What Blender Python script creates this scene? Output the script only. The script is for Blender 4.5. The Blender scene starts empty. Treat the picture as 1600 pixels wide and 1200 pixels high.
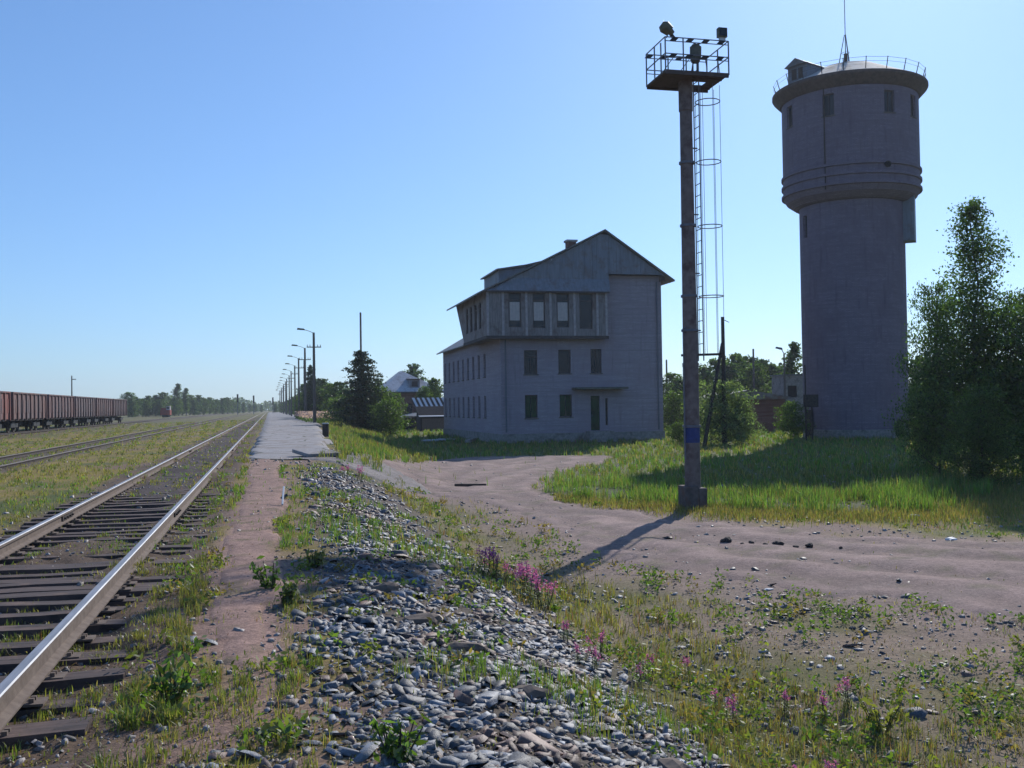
import bpy, math, random
import numpy as np
from mathutils import Vector, Matrix
rng = np.random.default_rng(7); random.seed(7)
R = math.radians
sc = bpy.context.scene
COL = sc.collection
# ------------------------------------------------------------------ camera, light, exposure
YAW, TILT, ROLL, F = R(13.36), math.atan(34/1600), 0.0148, 1600.0
CAM = np.array([0, 0, 1.65])
_f = np.array([math.sin(YAW)*math.cos(TILT), math.cos(YAW)*math.cos(TILT), math.sin(TILT)])
_r0 = np.array([math.cos(YAW), -math.sin(YAW), 0.]); _u0 = np.cross(_r0, _f)
_r = _r0*math.cos(ROLL)-_u0*math.sin(ROLL); _u = _u0*math.cos(ROLL)+_r0*math.sin(ROLL)
cd = bpy.data.cameras.new('camera'); cam = bpy.data.objects.new('camera', cd); COL.objects.link(cam)
cam.matrix_world = Matrix(((_r[0], _u[0], -_f[0], CAM[0]), (_r[1], _u[1], -_f[1], CAM[1]), (_r[2], _u[2], -_f[2], CAM[2]), (0, 0, 0, 1)))
cd.sensor_width = 36; cd.lens = 36; cd.clip_start = 0.1; cd.clip_end = 9000
sc.camera = cam
SUN_AZ, SUN_EL = R(35), R(30.5)
w = bpy.data.worlds.new('World'); sc.world = w; w.use_nodes = True
nt = w.node_tree; bg = nt.nodes['Background']
sky = nt.nodes.new('ShaderNodeTexSky'); sky.sky_type = 'NISHITA'; sky.sun_disc = False
sky.sun_elevation = SUN_EL; sky.sun_rotation = SUN_AZ
sky.air_density = 1.0; sky.dust_density = 0.4; sky.ozone_density = 4.0
_g = nt.nodes.new('ShaderNodeGamma'); _g.inputs[1].default_value = .8; nt.links.new(sky.outputs[0], _g.inputs[0])
_m = nt.nodes.new('ShaderNodeMix'); _m.data_type = 'RGBA'; _m.blend_type = 'MULTIPLY'; _m.inputs[0].default_value = 1; _m.inputs[7].default_value = (.78, 1.08, 1.45, 1)
nt.links.new(_g.outputs[0], _m.inputs[6]); nt.links.new(_m.outputs[2], bg.inputs[0]); bg.inputs[1].default_value = 0.135
sd = bpy.data.lights.new('sun', 'SUN'); sd.energy = 4.2; sd.angle = R(0.53); sd.color = (1.0, 0.95, 0.88)
sun = bpy.data.objects.new('sun', sd); COL.objects.link(sun)
sv = Vector((math.sin(SUN_AZ)*math.cos(SUN_EL), math.cos(SUN_AZ)*math.cos(SUN_EL), math.sin(SUN_EL)))
sun.rotation_euler = sv.to_track_quat('Z', 'Y').to_euler(); sun.location = sv*60
vs = sc.view_settings; vs.view_transform = 'Standard'; vs.look = 'None'; vs.gamma = 1; vs.exposure = 0.0; vs.use_curve_mapping = False

# ------------------------------------------------------------------ terrain functions
def ss(t):
    t = np.clip(t, 0, 1); return t*t*(3-2*t)
def hsh(ix, iy, s):
    v = np.sin(ix*127.1+iy*311.7+s*74.7)*43758.5453
    return v-np.floor(v)
def vnoise(x, y, s=0):
    x = np.asarray(x, float); y = np.asarray(y, float)
    ix, iy = np.floor(x), np.floor(y); fx, fy = ss(x-ix), ss(y-iy)
    a, b, c, d = hsh(ix, iy, s), hsh(ix+1, iy, s), hsh(ix, iy+1, s), hsh(ix+1, iy+1, s)
    return (a*(1-fx)+b*fx)*(1-fy)+(c*(1-fx)+d*fx)*fy
def fbm(x, y, s=0, o=4):
    t = 0; a = .5; n = 0
    for i in range(o):
        t = t+a*vnoise(x, y, s+i); n += a; a *= .5; x = x*2.03+1.7; y = y*2.03+9.1
    return t/n
def edge(y): return np.interp(y, [0, 20, 32, 38, 60, 110, 400], [.5, .7, 1.0, 2.6, 3.4, 5.6, 8])
def edw(y): return np.interp(y, [0, 30, 60, 120], [3.6, 4, 6, 8])
def drop(x, y): return ss((x-edge(y))/edw(y))
def inpoly(x, y, P):
    ins = np.zeros(np.shape(x), bool); n = len(P)
    for i in range(n):
        x1, y1 = P[i]; x2, y2 = P[(i+1) % n]
        if y1 == y2: continue
        c = ((y1 > y) != (y2 > y)) & (x < (x2-x1)*(y-y1)/(y2-y1)+x1); ins ^= c
    return ins
def smooth_poly(P, k=2, amp=0.15, s=0, seg=0.4):
    P = [np.array(p, float) for p in P]
    for _ in range(k):
        Q = []
        for i in range(len(P)):
            a, b = P[i], P[(i+1) % len(P)]; Q += [a*.75+b*.25, a*.25+b*.75]
        P = Q
    Q = []
    for i in range(len(P)):
        a, b = P[i], P[(i+1) % len(P)]; n = max(1, int(np.linalg.norm(b-a)/seg))
        for j in range(n): Q.append(a+(b-a)*j/n)
    Q = np.array(Q)
    if amp:
        Q[:, 0] += (fbm(Q[:, 0]*.9, Q[:, 1]*.9, s)-.5)*2*amp*2; Q[:, 1] += (fbm(Q[:, 0]*.9, Q[:, 1]*.9, s+9)-.5)*2*amp*2
    return [tuple(q) for q in Q]
ROAD = smooth_poly([(3.6, 33.9), (4.6, 41), (9.3, 54.5), (12.7, 54), (17.3, 53), (17.1, 49), (12.2, 41.2), (8.2, 33), (7.6, 28), (8.9, 24.3), (10.2, 21.2), (11.4, 18.6), (13.2, 17.2), (15.5, 15.6), (22, 14), (32, 12.6), (32, 4), (20, 6), (13, 8.6), (8.9, 10.6), (7.9, 12.3), (7.3, 13.7), (6.4, 15.4), (5.7, 17.4), (5.9, 20), (6.2, 25.8), (5.0, 31)], 2, .4, 3)
_RP = np.array(ROAD)[::3]
def roaddist(x, y):
    x = np.asarray(x, float); sh = x.shape; xf, yf = x.ravel(), np.asarray(y, float).ravel(); out = np.full(xf.shape, 9.)
    idx = np.where((xf > 2) & (xf < 36) & (yf > 2) & (yf < 60))[0]
    for c in np.array_split(idx, max(1, len(idx)//20000)):
        out[c] = np.sqrt(((xf[c, None]-_RP[None, :, 0])**2+(yf[c, None]-_RP[None, :, 1])**2).min(1))
    return out.reshape(sh)
PATH = smooth_poly([(-.35, 6.6), (-.5, 8.2), (-.58, 11), (-.55, 20), (-.5, 35), (.35, 35.5), (.32, 22), (.18, 14), (.06, 10), (.1, 8), (0, 6.8)], 1, .12, 5, .25)
TALL = [(8.3, 29.6), (9.0, 33.0), (11, 35.5), (12.8, 33.5), (13.6, 29.8), (16.4, 27), (19.6, 27.8), (21.5, 29.5), (21.8, 27.5), (18.6, 23.6), (15.8, 21.6), (13.4, 22.3), (11.8, 24.2), (10.2, 26.6)]
TALLS = smooth_poly(TALL, 2, .3, 11, .5)
def hgt(x, y):
    x = np.asarray(x, float); y = np.asarray(y, float)
    d = drop(x, y)
    z = -1.1*d-0.2*ss((-x-5)/10)
    bed = ss((x+3.95)/.4)*ss((-.55-x)/.35); z = z+(-.074+.072*ss((fbm(x*1.3, y*.6, 19)-.46)*4)+.03*ss((x+1.25)/.25)+.055*ss((y-17)/7))*bed
    side = 1-bed
    near = 1/(1+(x*x+y*y)/900)
    z = z+side*(fbm(x*1.3, y*1.3, 2)-.5)*(.04+.06*ss((x-1)/2))*near+side*(fbm(x*.25, y*.25, 4)-.5)*.22*ss((x-4)/6)*near
    z = z+side*.06*(fbm(x*.9, y*.9, 17)-.5)*d*(1-d)*4
    return z
def place(px, depth):
    a = YAW+math.atan((px-800)/F); dd = depth/math.cos(a-YAW)
    return math.sin(a)*dd, math.cos(a)*dd
def ztop(px, py, depth):
    return 1.65+(634-(px-800)*ROLL-py)/F*depth

# ------------------------------------------------------------------ object helpers
ORG = {}
def tag(o, label=None, cat=None, group=None, kind=None):
    if label: o['label'] = label
    if cat: o['category'] = cat
    if group: o['group'] = group
    if kind: o['kind'] = kind
    return o
ORDN = 'first second third fourth fifth sixth seventh eighth ninth tenth eleventh twelfth thirteenth fourteenth fifteenth sixteenth seventeenth eighteenth nineteenth twentieth twenty-first twenty-second twenty-third twenty-fourth twenty-fifth twenty-sixth'.split()
def thing(name, loc, label, cat, group=None):
    o = bpy.data.objects.new(name, None); COL.objects.link(o); o.location = loc; o.empty_display_size = .3
    ORG[o.name] = np.array(loc, float)
    return tag(o, label, cat, group)
def link(name, me, parent=None, org=None):
    o = bpy.data.objects.new(name, me); COL.objects.link(o)
    if parent is not None: o.parent = parent; ORG[o.name] = ORG[parent.name]
    else:
        if org is not None: o.location = org
        ORG[o.name] = np.array(org if org is not None else (0, 0, 0), float)
    return o
def copy_tree(o, parent=None):
    c = o.copy(); COL.objects.link(c); c.parent = parent
    for ch in list(o.children): copy_tree(ch, c)
    return c
def npmesh(name, V, Fa, mats, cols=None, smooth=False, uvs=None, midx=None):
    me = bpy.data.meshes.new(name); V = np.asarray(V, np.float32); Fa = np.asarray(Fa, np.int32); k = Fa.shape[1]
    me.vertices.add(len(V)); me.vertices.foreach_set('co', V.ravel())
    me.loops.add(Fa.size); me.loops.foreach_set('vertex_index', Fa.ravel())
    me.polygons.add(len(Fa)); me.polygons.foreach_set('loop_start', np.arange(0, Fa.size, k, dtype=np.int32))
    me.update(calc_edges=True)
    if cols is not None:
        c = np.ones((len(V), 4), np.float32); c[:, :3] = cols
        a = me.color_attributes.new('Col', 'FLOAT_COLOR', 'POINT'); a.data.foreach_set('color', c.ravel())
    if midx is not None: me.polygons.foreach_set('material_index', np.asarray(midx, np.int32))
    if smooth: me.polygons.foreach_set('use_smooth', np.ones(len(Fa), bool))
    for m in (mats if isinstance(mats, (list, tuple)) else [mats]): me.materials.append(m)
    return me
class MB:
    def __init__(s): s.v = []; s.f = []; s.uv = []; s.m = []
    def face(s, pts, uv=None, m=0):
        i = len(s.v); s.v += [tuple(map(float, p)) for p in pts]; s.f.append(tuple(range(i, i+len(pts)))); s.uv.append(uv); s.m.append(m); return s
    def box(s, x0, x1, y0, y1, z0, z1, m=0):
        return s.hexa([(x0, y0, z0), (x1, y0, z0), (x1, y1, z0), (x0, y1, z0)], [(x0, y0, z1), (x1, y0, z1), (x1, y1, z1), (x0, y1, z1)], m)
    def hexa(s, lo, hi, m=0):
        i = len(s.v); s.v += [tuple(map(float, p)) for p in list(lo)+list(hi)]; n = len(lo)
        fs = [tuple(i+n-1-k for k in range(n)), tuple(i+n+k for k in range(n))]+[(i+k, i+(k+1) % n, i+n+(k+1) % n, i+n+k) for k in range(n)]
        s.f += fs; s.uv += [None]*len(fs); s.m += [m]*len(fs); return s
    def beam(s, p0, p1, a, b, m=0, up=(0, 0, 1)):
        p0, p1 = Vector(p0), Vector(p1); d = (p1-p0).normalized(); u = Vector(up)
        if abs(d.dot(u)) > .98: u = Vector((1, 0, 0))
        sx = d.cross(u).normalized()*a/2; sy = sx.cross(d).normalized()*b/2
        q = [-sx-sy, sx-sy, sx+sy, -sx+sy]
        return s.hexa([p0+k for k in q], [p1+k for k in q], m)
    def tube(s, p0, p1, r0, r1=None, n=8, m=0):
        r1 = r0 if r1 is None else r1
        p0, p1 = Vector(p0), Vector(p1); d = (p1-p0).normalized(); u = Vector((0, 0, 1)) if abs(d.z) < .95 else Vector((1, 0, 0))
        a = d.cross(u).normalized(); b = a.cross(d)
        cs = [a*math.cos(t*2*math.pi/n)+b*math.sin(t*2*math.pi/n) for t in range(n)]
        return s.hexa([p0+c*r0 for c in cs][::-1], [p1+c*r1 for c in cs][::-1], m)
    def ring(s, c, rad, t, n=24, ax=None, m=0, a0=0, a1=2*math.pi):
        P = [(c[0]+rad*math.cos(a0+(a1-a0)*k/n), c[1]+rad*math.sin(a0+(a1-a0)*k/n), c[2]) for k in range(n+1)]
        for k in range(n): s.tube(P[k], P[k+1], t, t, 5, m)
        return s
    def lathe(s, c, prof, n=48, m=0, caps=True):
        for j in range(len(prof)-1):
            (ra, za), (rb, zb) = prof[j], prof[j+1]
            for k in range(n):
                a, b = 2*math.pi*k/n, 2*math.pi*(k+1)/n
                s.face([(c[0]+ra*math.cos(a), c[1]+ra*math.sin(a), c[2]+za), (c[0]+ra*math.cos(b), c[1]+ra*math.sin(b), c[2]+za), (c[0]+rb*math.cos(b), c[1]+rb*math.sin(b), c[2]+zb), (c[0]+rb*math.cos(a), c[1]+rb*math.sin(a), c[2]+zb)],
                       [(a*ra, za), (b*ra, za), (b*ra, zb), (a*ra, zb)], m)
        return s
    def wall(s, u0, u1, v0, v1, holes, mp, depth=.15, step=None, m=0):
        us = {u0, u1}; vv = {v0, v1}
        for h in holes: us |= {h[0], h[1]}; vv |= {h[2], h[3]}
        if step:
            n = int((u1-u0)/step)
            for k in range(1, n):
                c = u0+(u1-u0)*k/n
                if not any(h[0]-.05 < c < h[1]+.05 for h in holes): us.add(c)
        us = sorted(us); vv = sorted(vv)
        for i in range(len(us)-1):
            for j in range(len(vv)-1):
                a, b, c, d = us[i], us[i+1], vv[j], vv[j+1]; mu, mv = (a+b)/2, (c+d)/2
                if any(h[0] < mu < h[1] and h[2] < mv < h[3] for h in holes): continue
                s.face([mp(a, c, 0), mp(b, c, 0), mp(b, d, 0), mp(a, d, 0)], [(a, c), (b, c), (b, d), (a, d)], m)
        for a, b, c, d in holes:
            for (p, q) in (((a, c), (b, c)), ((b, c), (b, d)), ((b, d), (a, d)), ((a, d), (a, c))):
                s.face([mp(*p, 0), mp(*q, 0), mp(*q, depth), mp(*p, depth)], [(0, 0), (1, 0), (1, .1), (0, .1)], m)
        return s
    def build(s, name, mats, parent=None, org=None, smooth=False, bevel=0):
        o = ORG[parent.name] if parent is not None else np.array(org if org is not None else (0, 0, 0), float)
        V = np.array(s.v)-o
        me = bpy.data.meshes.new(name); me.from_pydata([tuple(p) for p in V], [], s.f); me.update()
        uvl = me.uv_layers.new(name='UVMap').data
        for p, uv in zip(me.polygons, s.uv):
            n = p.normal
            for k, li in enumerate(p.loop_indices):
                if uv is not None: uvl[li].uv = uv[k]
                else:
                    c = me.vertices[me.loops[li].vertex_index].co
                    ax, ay, az = abs(n.x), abs(n.y), abs(n.z)
                    uvl[li].uv = (c.y, c.z) if ax >= ay and ax >= az else ((c.x, c.z) if ay >= az else (c.x, c.y))
        me.polygons.foreach_set('material_index', s.m)
        if smooth: me.polygons.foreach_set('use_smooth', [True]*len(me.polygons))
        for m in (mats if isinstance(mats, (list, tuple)) else [mats]): me.materials.append(m)
        ob = link(name, me, parent, org)
        if bevel:
            b = ob.modifiers.new('bevel', 'BEVEL'); b.width = bevel; b.segments = 2; b.limit_method = 'ANGLE'
        return ob

# ------------------------------------------------------------------ materials
def newmat(name):
    m = bpy.data.materials.new(name); m.use_nodes = True; n = m.node_tree; return m, n, n.nodes['Principled BSDF']
def mixc(n, fac, a, b, mode='MIX'):
    x = n.nodes.new('ShaderNodeMix'); x.data_type = 'RGBA'; x.blend_type = mode
    for sck, val in ((x.inputs[0], fac), (x.inputs[6], a), (x.inputs[7], b)):
        if hasattr(val, 'links') or hasattr(val, 'is_linked'): n.links.new(val, sck)
        elif isinstance(val, (int, float)): sck.default_value = val
        else: sck.default_value = (*val, 1)
    return x.outputs[2]
def noise(n, scale, detail=4, rough=.6, vec=None, stretch=None):
    t = n.nodes.new('ShaderNodeTexNoise'); t.inputs['Scale'].default_value = scale; t.inputs['Detail'].default_value = detail; t.inputs['Roughness'].default_value = rough
    if vec is None:
        tc = n.nodes.new('ShaderNodeTexCoord'); vec = tc.outputs['Object']
    if stretch:
        mp = n.nodes.new('ShaderNodeMapping'); mp.inputs['Scale'].default_value = stretch; n.links.new(vec, mp.inputs[0]); vec = mp.outputs[0]
    n.links.new(vec, t.inputs['Vector']); return t.outputs[0]
def ramp(n, src, lo, hi):
    r = n.nodes.new('ShaderNodeMapRange'); r.inputs[1].default_value = lo; r.inputs[2].default_value = hi; n.links.new(src, r.inputs[0]); return r.outputs[0]
def bump(n, src, st, dist=.02):
    b = n.nodes.new('ShaderNodeBump'); b.inputs['Strength'].default_value = st; b.inputs['Distance'].default_value = dist; n.links.new(src, b.inputs['Height']); return b.outputs[0]
def mat(name, c1, c2=None, scale=3, rough=.85, metal=0, stain=None, sscale=.6, bmp=.3, stretch=None, spec=.3):
    m, n, p = newmat(name); c2 = c2 or tuple(x*.7 for x in c1)
    nz = noise(n, scale, stretch=stretch); col = mixc(n, ramp(n, nz, .35, .65), c1, c2)
    if stain: col = mixc(n, ramp(n, noise(n, sscale, 5, .65), .5, .68), col, stain)
    n.links.new(col, p.inputs['Base Color']); p.inputs['Roughness'].default_value = rough; p.inputs['Metallic'].default_value = metal
    p.inputs['Specular IOR Level'].default_value = spec
    if bmp: n.links.new(bump(n, nz, bmp), p.inputs['Normal'])
    return m
def brickmat(name, c1, c2, mortar, stain, bw=.25, bh=.088, ms=.012):
    m, n, p = newmat(name); uv = n.nodes.new('ShaderNodeUVMap')
    b = n.nodes.new('ShaderNodeTexBrick'); n.links.new(uv.outputs[0], b.inputs[0])
    b.inputs['Scale'].default_value = 1; b.inputs['Brick Width'].default_value = bw; b.inputs['Row Height'].default_value = bh; b.inputs['Mortar Size'].default_value = ms
    b.inputs['Color1'].default_value = (*c1, 1); b.inputs['Color2'].default_value = (*c2, 1); b.inputs['Mortar'].default_value = (*mortar, 1)
    rows = noise(n, 1, 4, .75, uv.outputs[0], (.25, 5.5, 1))
    c = mixc(n, ramp(n, rows, .44, .62), b.outputs[0], tuple(x*.6 for x in c1))
    c = mixc(n, ramp(n, noise(n, .45, 6, .75), .46, .66), c, stain); c = mixc(n, ramp(n, noise(n, 14, 3, .7), .45, .75), c, tuple(x*.7 for x in c1))
    c = mixc(n, ramp(n, noise(n, 3, 3, .6, uv.outputs[0], (1.2, .12, 1)), .55, .8), c, tuple(x*.8 for x in stain))
    n.links.new(c, p.inputs['Base Color']); p.inputs['Roughness'].default_value = .9
    n.links.new(bump(n, b.outputs[1], -.5, .01), p.inputs['Normal']); return m
def leafmat(name, trans=.45):
    m, n, p = newmat(name); n.nodes.remove(p); out = n.nodes['Material Output']
    a = n.nodes.new('ShaderNodeAttribute'); a.attribute_name = 'Col'
    d = n.nodes.new('ShaderNodeBsdfDiffuse'); t = n.nodes.new('ShaderNodeBsdfTranslucent'); g = n.nodes.new('ShaderNodeBsdfGlossy'); g.inputs['Roughness'].default_value = .45
    n.links.new(a.outputs[0], d.inputs[0]); n.links.new(mixc(n, 1.0, a.outputs[0], (2.0, 2.4, .8), 'MULTIPLY'), t.inputs[0]); g.inputs[0].default_value = (.7, .75, .7, 1)
    x = n.nodes.new('ShaderNodeMixShader'); x.inputs[0].default_value = trans; n.links.new(d.outputs[0], x.inputs[1]); n.links.new(t.outputs[0], x.inputs[2])
    y = n.nodes.new('ShaderNodeMixShader'); y.inputs[0].default_value = .05; n.links.new(x.outputs[0], y.inputs[1]); n.links.new(g.outputs[0], y.inputs[2])
    n.links.new(y.outputs[0], out.inputs[0]); return m
def vcolmat(name, scale=9, rough=.95, lo=.8, hi=1.25, bmp=.4, spec=.2, fine=60):
    m, n, p = newmat(name); a = n.nodes.new('ShaderNodeAttribute'); a.attribute_name = 'Col'
    nz = noise(n, scale, 6, .7); nf = noise(n, fine, 3, .6)
    c = mixc(n, ramp(n, nz, .3, .7), (lo,)*3, (hi,)*3); c = mixc(n, 1.0, a.outputs[0], c, 'MULTIPLY')
    c2 = mixc(n, ramp(n, nf, .35, .7), (.8,)*3, (1.25,)*3); c = mixc(n, 1.0, c, c2, 'MULTIPLY')
    nm = noise(n, 24, 5, .75); c3 = mixc(n, ramp(n, nm, .38, .62), (.78,)*3, (1.22,)*3); c = mixc(n, 1.0, c, c3, 'MULTIPLY')
    n.links.new(c, p.inputs['Base Color']); p.inputs['Roughness'].default_value = rough; p.inputs['Specular IOR Level'].default_value = spec
    if bmp:
        b1 = n.nodes.new('ShaderNodeBump'); b1.inputs['Strength'].default_value = bmp; b1.inputs['Distance'].default_value = .05; n.links.new(nz, b1.inputs['Height'])
        b2 = n.nodes.new('ShaderNodeBump'); b2.inputs['Strength'].default_value = bmp*1.3; b2.inputs['Distance'].default_value = .02; n.links.new(nm, b2.inputs['Height']); n.links.new(b1.outputs[0], b2.inputs['Normal']); n.links.new(b2.outputs[0], p.inputs['Normal'])
    return m
M = {}
M['leaf'] = leafmat('leaf', .5); M['blade'] = leafmat('blade', .5); M['needle'] = leafmat('needle', .2)
M['bark'] = mat('bark', (.10, .08, .065), (.05, .04, .035), 14, stretch=(1, 1, .2))
M['birchbark'] = mat('pale_bark', (.16, .15, .13), (.06, .055, .05), 10, stretch=(1, 1, .4))
M['ground'] = vcolmat('ground', 7); M['stone'] = vcolmat('stone', 14, .6, .8, 1.2, .25, .5, 90)
M['towerbrick'] = brickmat('tower_brick', (.25, .205, .26), (.185, .15, .195), (.115, .095, .12), (.14, .11, .145))
M['brick'] = brickmat('silicate_brick', (.42, .36, .405), (.33, .28, .325), (.22, .19, .215), (.27, .215, .25))
M['redbrick'] = brickmat('red_brick', (.22, .09, .07), (.17, .07, .055), (.2, .17, .15), (.12, .06, .05))
M['concrete'] = mat('concrete', (.30, .28, .26), (.20, .19, .18), 6, stain=(.14, .12, .11), sscale=2)
M['darkconcrete'] = mat('rusty_concrete', (.14, .115, .11), (.09, .075, .07), 7, stain=(.15, .08, .06), sscale=3)
def asphaltmat():
    m, n, p = newmat('worn_asphalt'); a = noise(n, 5, 5, .7); b = noise(n, .5, 5, .7); g = noise(n, 55, 3, .7)
    c = mixc(n, ramp(n, a, .35, .65), (.37, .345, .34), (.27, .25, .245)); c = mixc(n, ramp(n, b, .5, .62), c, (.23, .19, .165)); c = mixc(n, ramp(n, g, .5, .7), c, (.2, .19, .19))
    v = n.nodes.new('ShaderNodeTexVoronoi'); v.feature = 'DISTANCE_TO_EDGE'; v.inputs['Scale'].default_value = .42; tc = n.nodes.new('ShaderNodeTexCoord')
    w_ = mixc(n, .12, (0, 0, 0), noise_col(n, 2.2), 'ADD'); va = n.nodes.new('ShaderNodeVectorMath'); n.links.new(tc.outputs['Object'], va.inputs[0]); n.links.new(w_, va.inputs[1]); n.links.new(va.outputs[0], v.inputs[0])
    c = mixc(n, ramp(n, v.outputs[0], .022, .006), c, (.07, .07, .045)); n.links.new(c, p.inputs[0]); p.inputs['Roughness'].default_value = .95; n.links.new(bump(n, a, .5, .04), p.inputs['Normal']); return m
def noise_col(n, scale):
    t = n.nodes.new('ShaderNodeTexNoise'); t.inputs['Scale'].default_value = scale; tc = n.nodes.new('ShaderNodeTexCoord'); n.links.new(tc.outputs['Object'], t.inputs['Vector']); return t.outputs[1]
M['asphalt'] = asphaltmat()
M['woodgrey'] = mat('weathered_wood', (.16, .14, .125), (.09, .08, .07), 8, stretch=(1, 1, .15))
M['wooddark'] = mat('dark_wood', (.07, .055, .05), (.035, .028, .025), 8)
M['cladding'] = mat('grey_green_metal_cladding', (.20, .225, .265), (.15, .17, .205), 2.5, rough=.6, stain=(.15, .13, .14), sscale=1.2, stretch=(3, 3, .3))
M['bayboard'] = mat('bay_boarding', (.27, .24, .235), (.17, .15, .15), 4, stretch=(4, 4, .4), stain=(.13, .09, .08), sscale=1)
M['pilaster'] = mat('pale_boards', (.42, .37, .37), (.31, .27, .27), 5)
M['roof'] = mat('sheet_roof', (.17, .18, .18), (.12, .12, .12), 2, rough=.55, stain=(.14, .09, .07), sscale=1)
M['greenpane'] = mat('green_boarded_pane', (.025, .075, .035), (.012, .03, .02), 1.6, rough=.5, bmp=0, spec=.15)
M['pane'] = mat('dark_glass', (.02, .025, .035), (.01, .014, .022), 2, rough=.22, bmp=0, spec=.32)
M['curtain'] = mat('curtain', (.50, .44, .42), (.42, .37, .36), 5, rough=.9)
M['frame'] = mat('dark_frame', (.09, .075, .075), (.06, .05, .05), 6)
M['canopy'] = mat('canopy_slab', (.12, .13, .11), (.08, .08, .07), 4)
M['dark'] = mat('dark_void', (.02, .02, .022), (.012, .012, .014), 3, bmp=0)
M['steel'] = mat('polished_steel', (.36, .37, .40), (.24, .25, .27), 20, rough=.6, metal=.5, bmp=0, stretch=(1, .1, 1))
M['rust'] = mat('rail_rust', (.20, .155, .125), (.14, .105, .085), 12, rough=.9)
M['rustytop'] = mat('dull_rail_head', (.17, .135, .12), (.12, .09, .08), 10, rough=.6, bmp=0)
M['mast'] = mat('mast_paint', (.19, .15, .14), (.13, .10, .095), 5, rough=.7, stain=(.10, .065, .06), sscale=2.5)
M['platform'] = mat('mast_platform', (.10, .075, .07), (.07, .055, .05), 5, rough=.8)
M['thin'] = mat('grey_blue_steel', (.16, .17, .20), (.12, .13, .16), 8, rough=.6, metal=.2, bmp=0)
M['white'] = mat('old_white_paint', (.62, .64, .66), (.5, .52, .55), 12, rough=.6, bmp=0)
M['black'] = mat('black_paint', (.03, .03, .035), (.02, .02, .02), 10, rough=.6, bmp=0)
M['blue'] = mat('blue_paint', (.03, .05, .19), (.025, .04, .13), 8, rough=.6)
M['olive'] = mat('olive_lamp_metal', (.14, .14, .09), (.09, .09, .06), 10, rough=.6)
M['ceramic'] = mat('insulator', (.4, .4, .38), None, 5)
M['magenta'] = leafmat('petals', .5)
M['toproof'] = mat('pale_roof_felt', (.52, .50, .47), (.36, .34, .32), 1.6, stain=(.24, .2, .17), sscale=.8)
M['tarboard'] = mat('eave_board', (.12, .085, .075), (.07, .05, .05), 4, stretch=(1, 1, 1))
M['sheet'] = mat('pale_corrugated_sheet', (.52, .52, .54), (.40, .40, .42), 2, rough=.7, stain=(.32, .29, .28), sscale=1)

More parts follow.
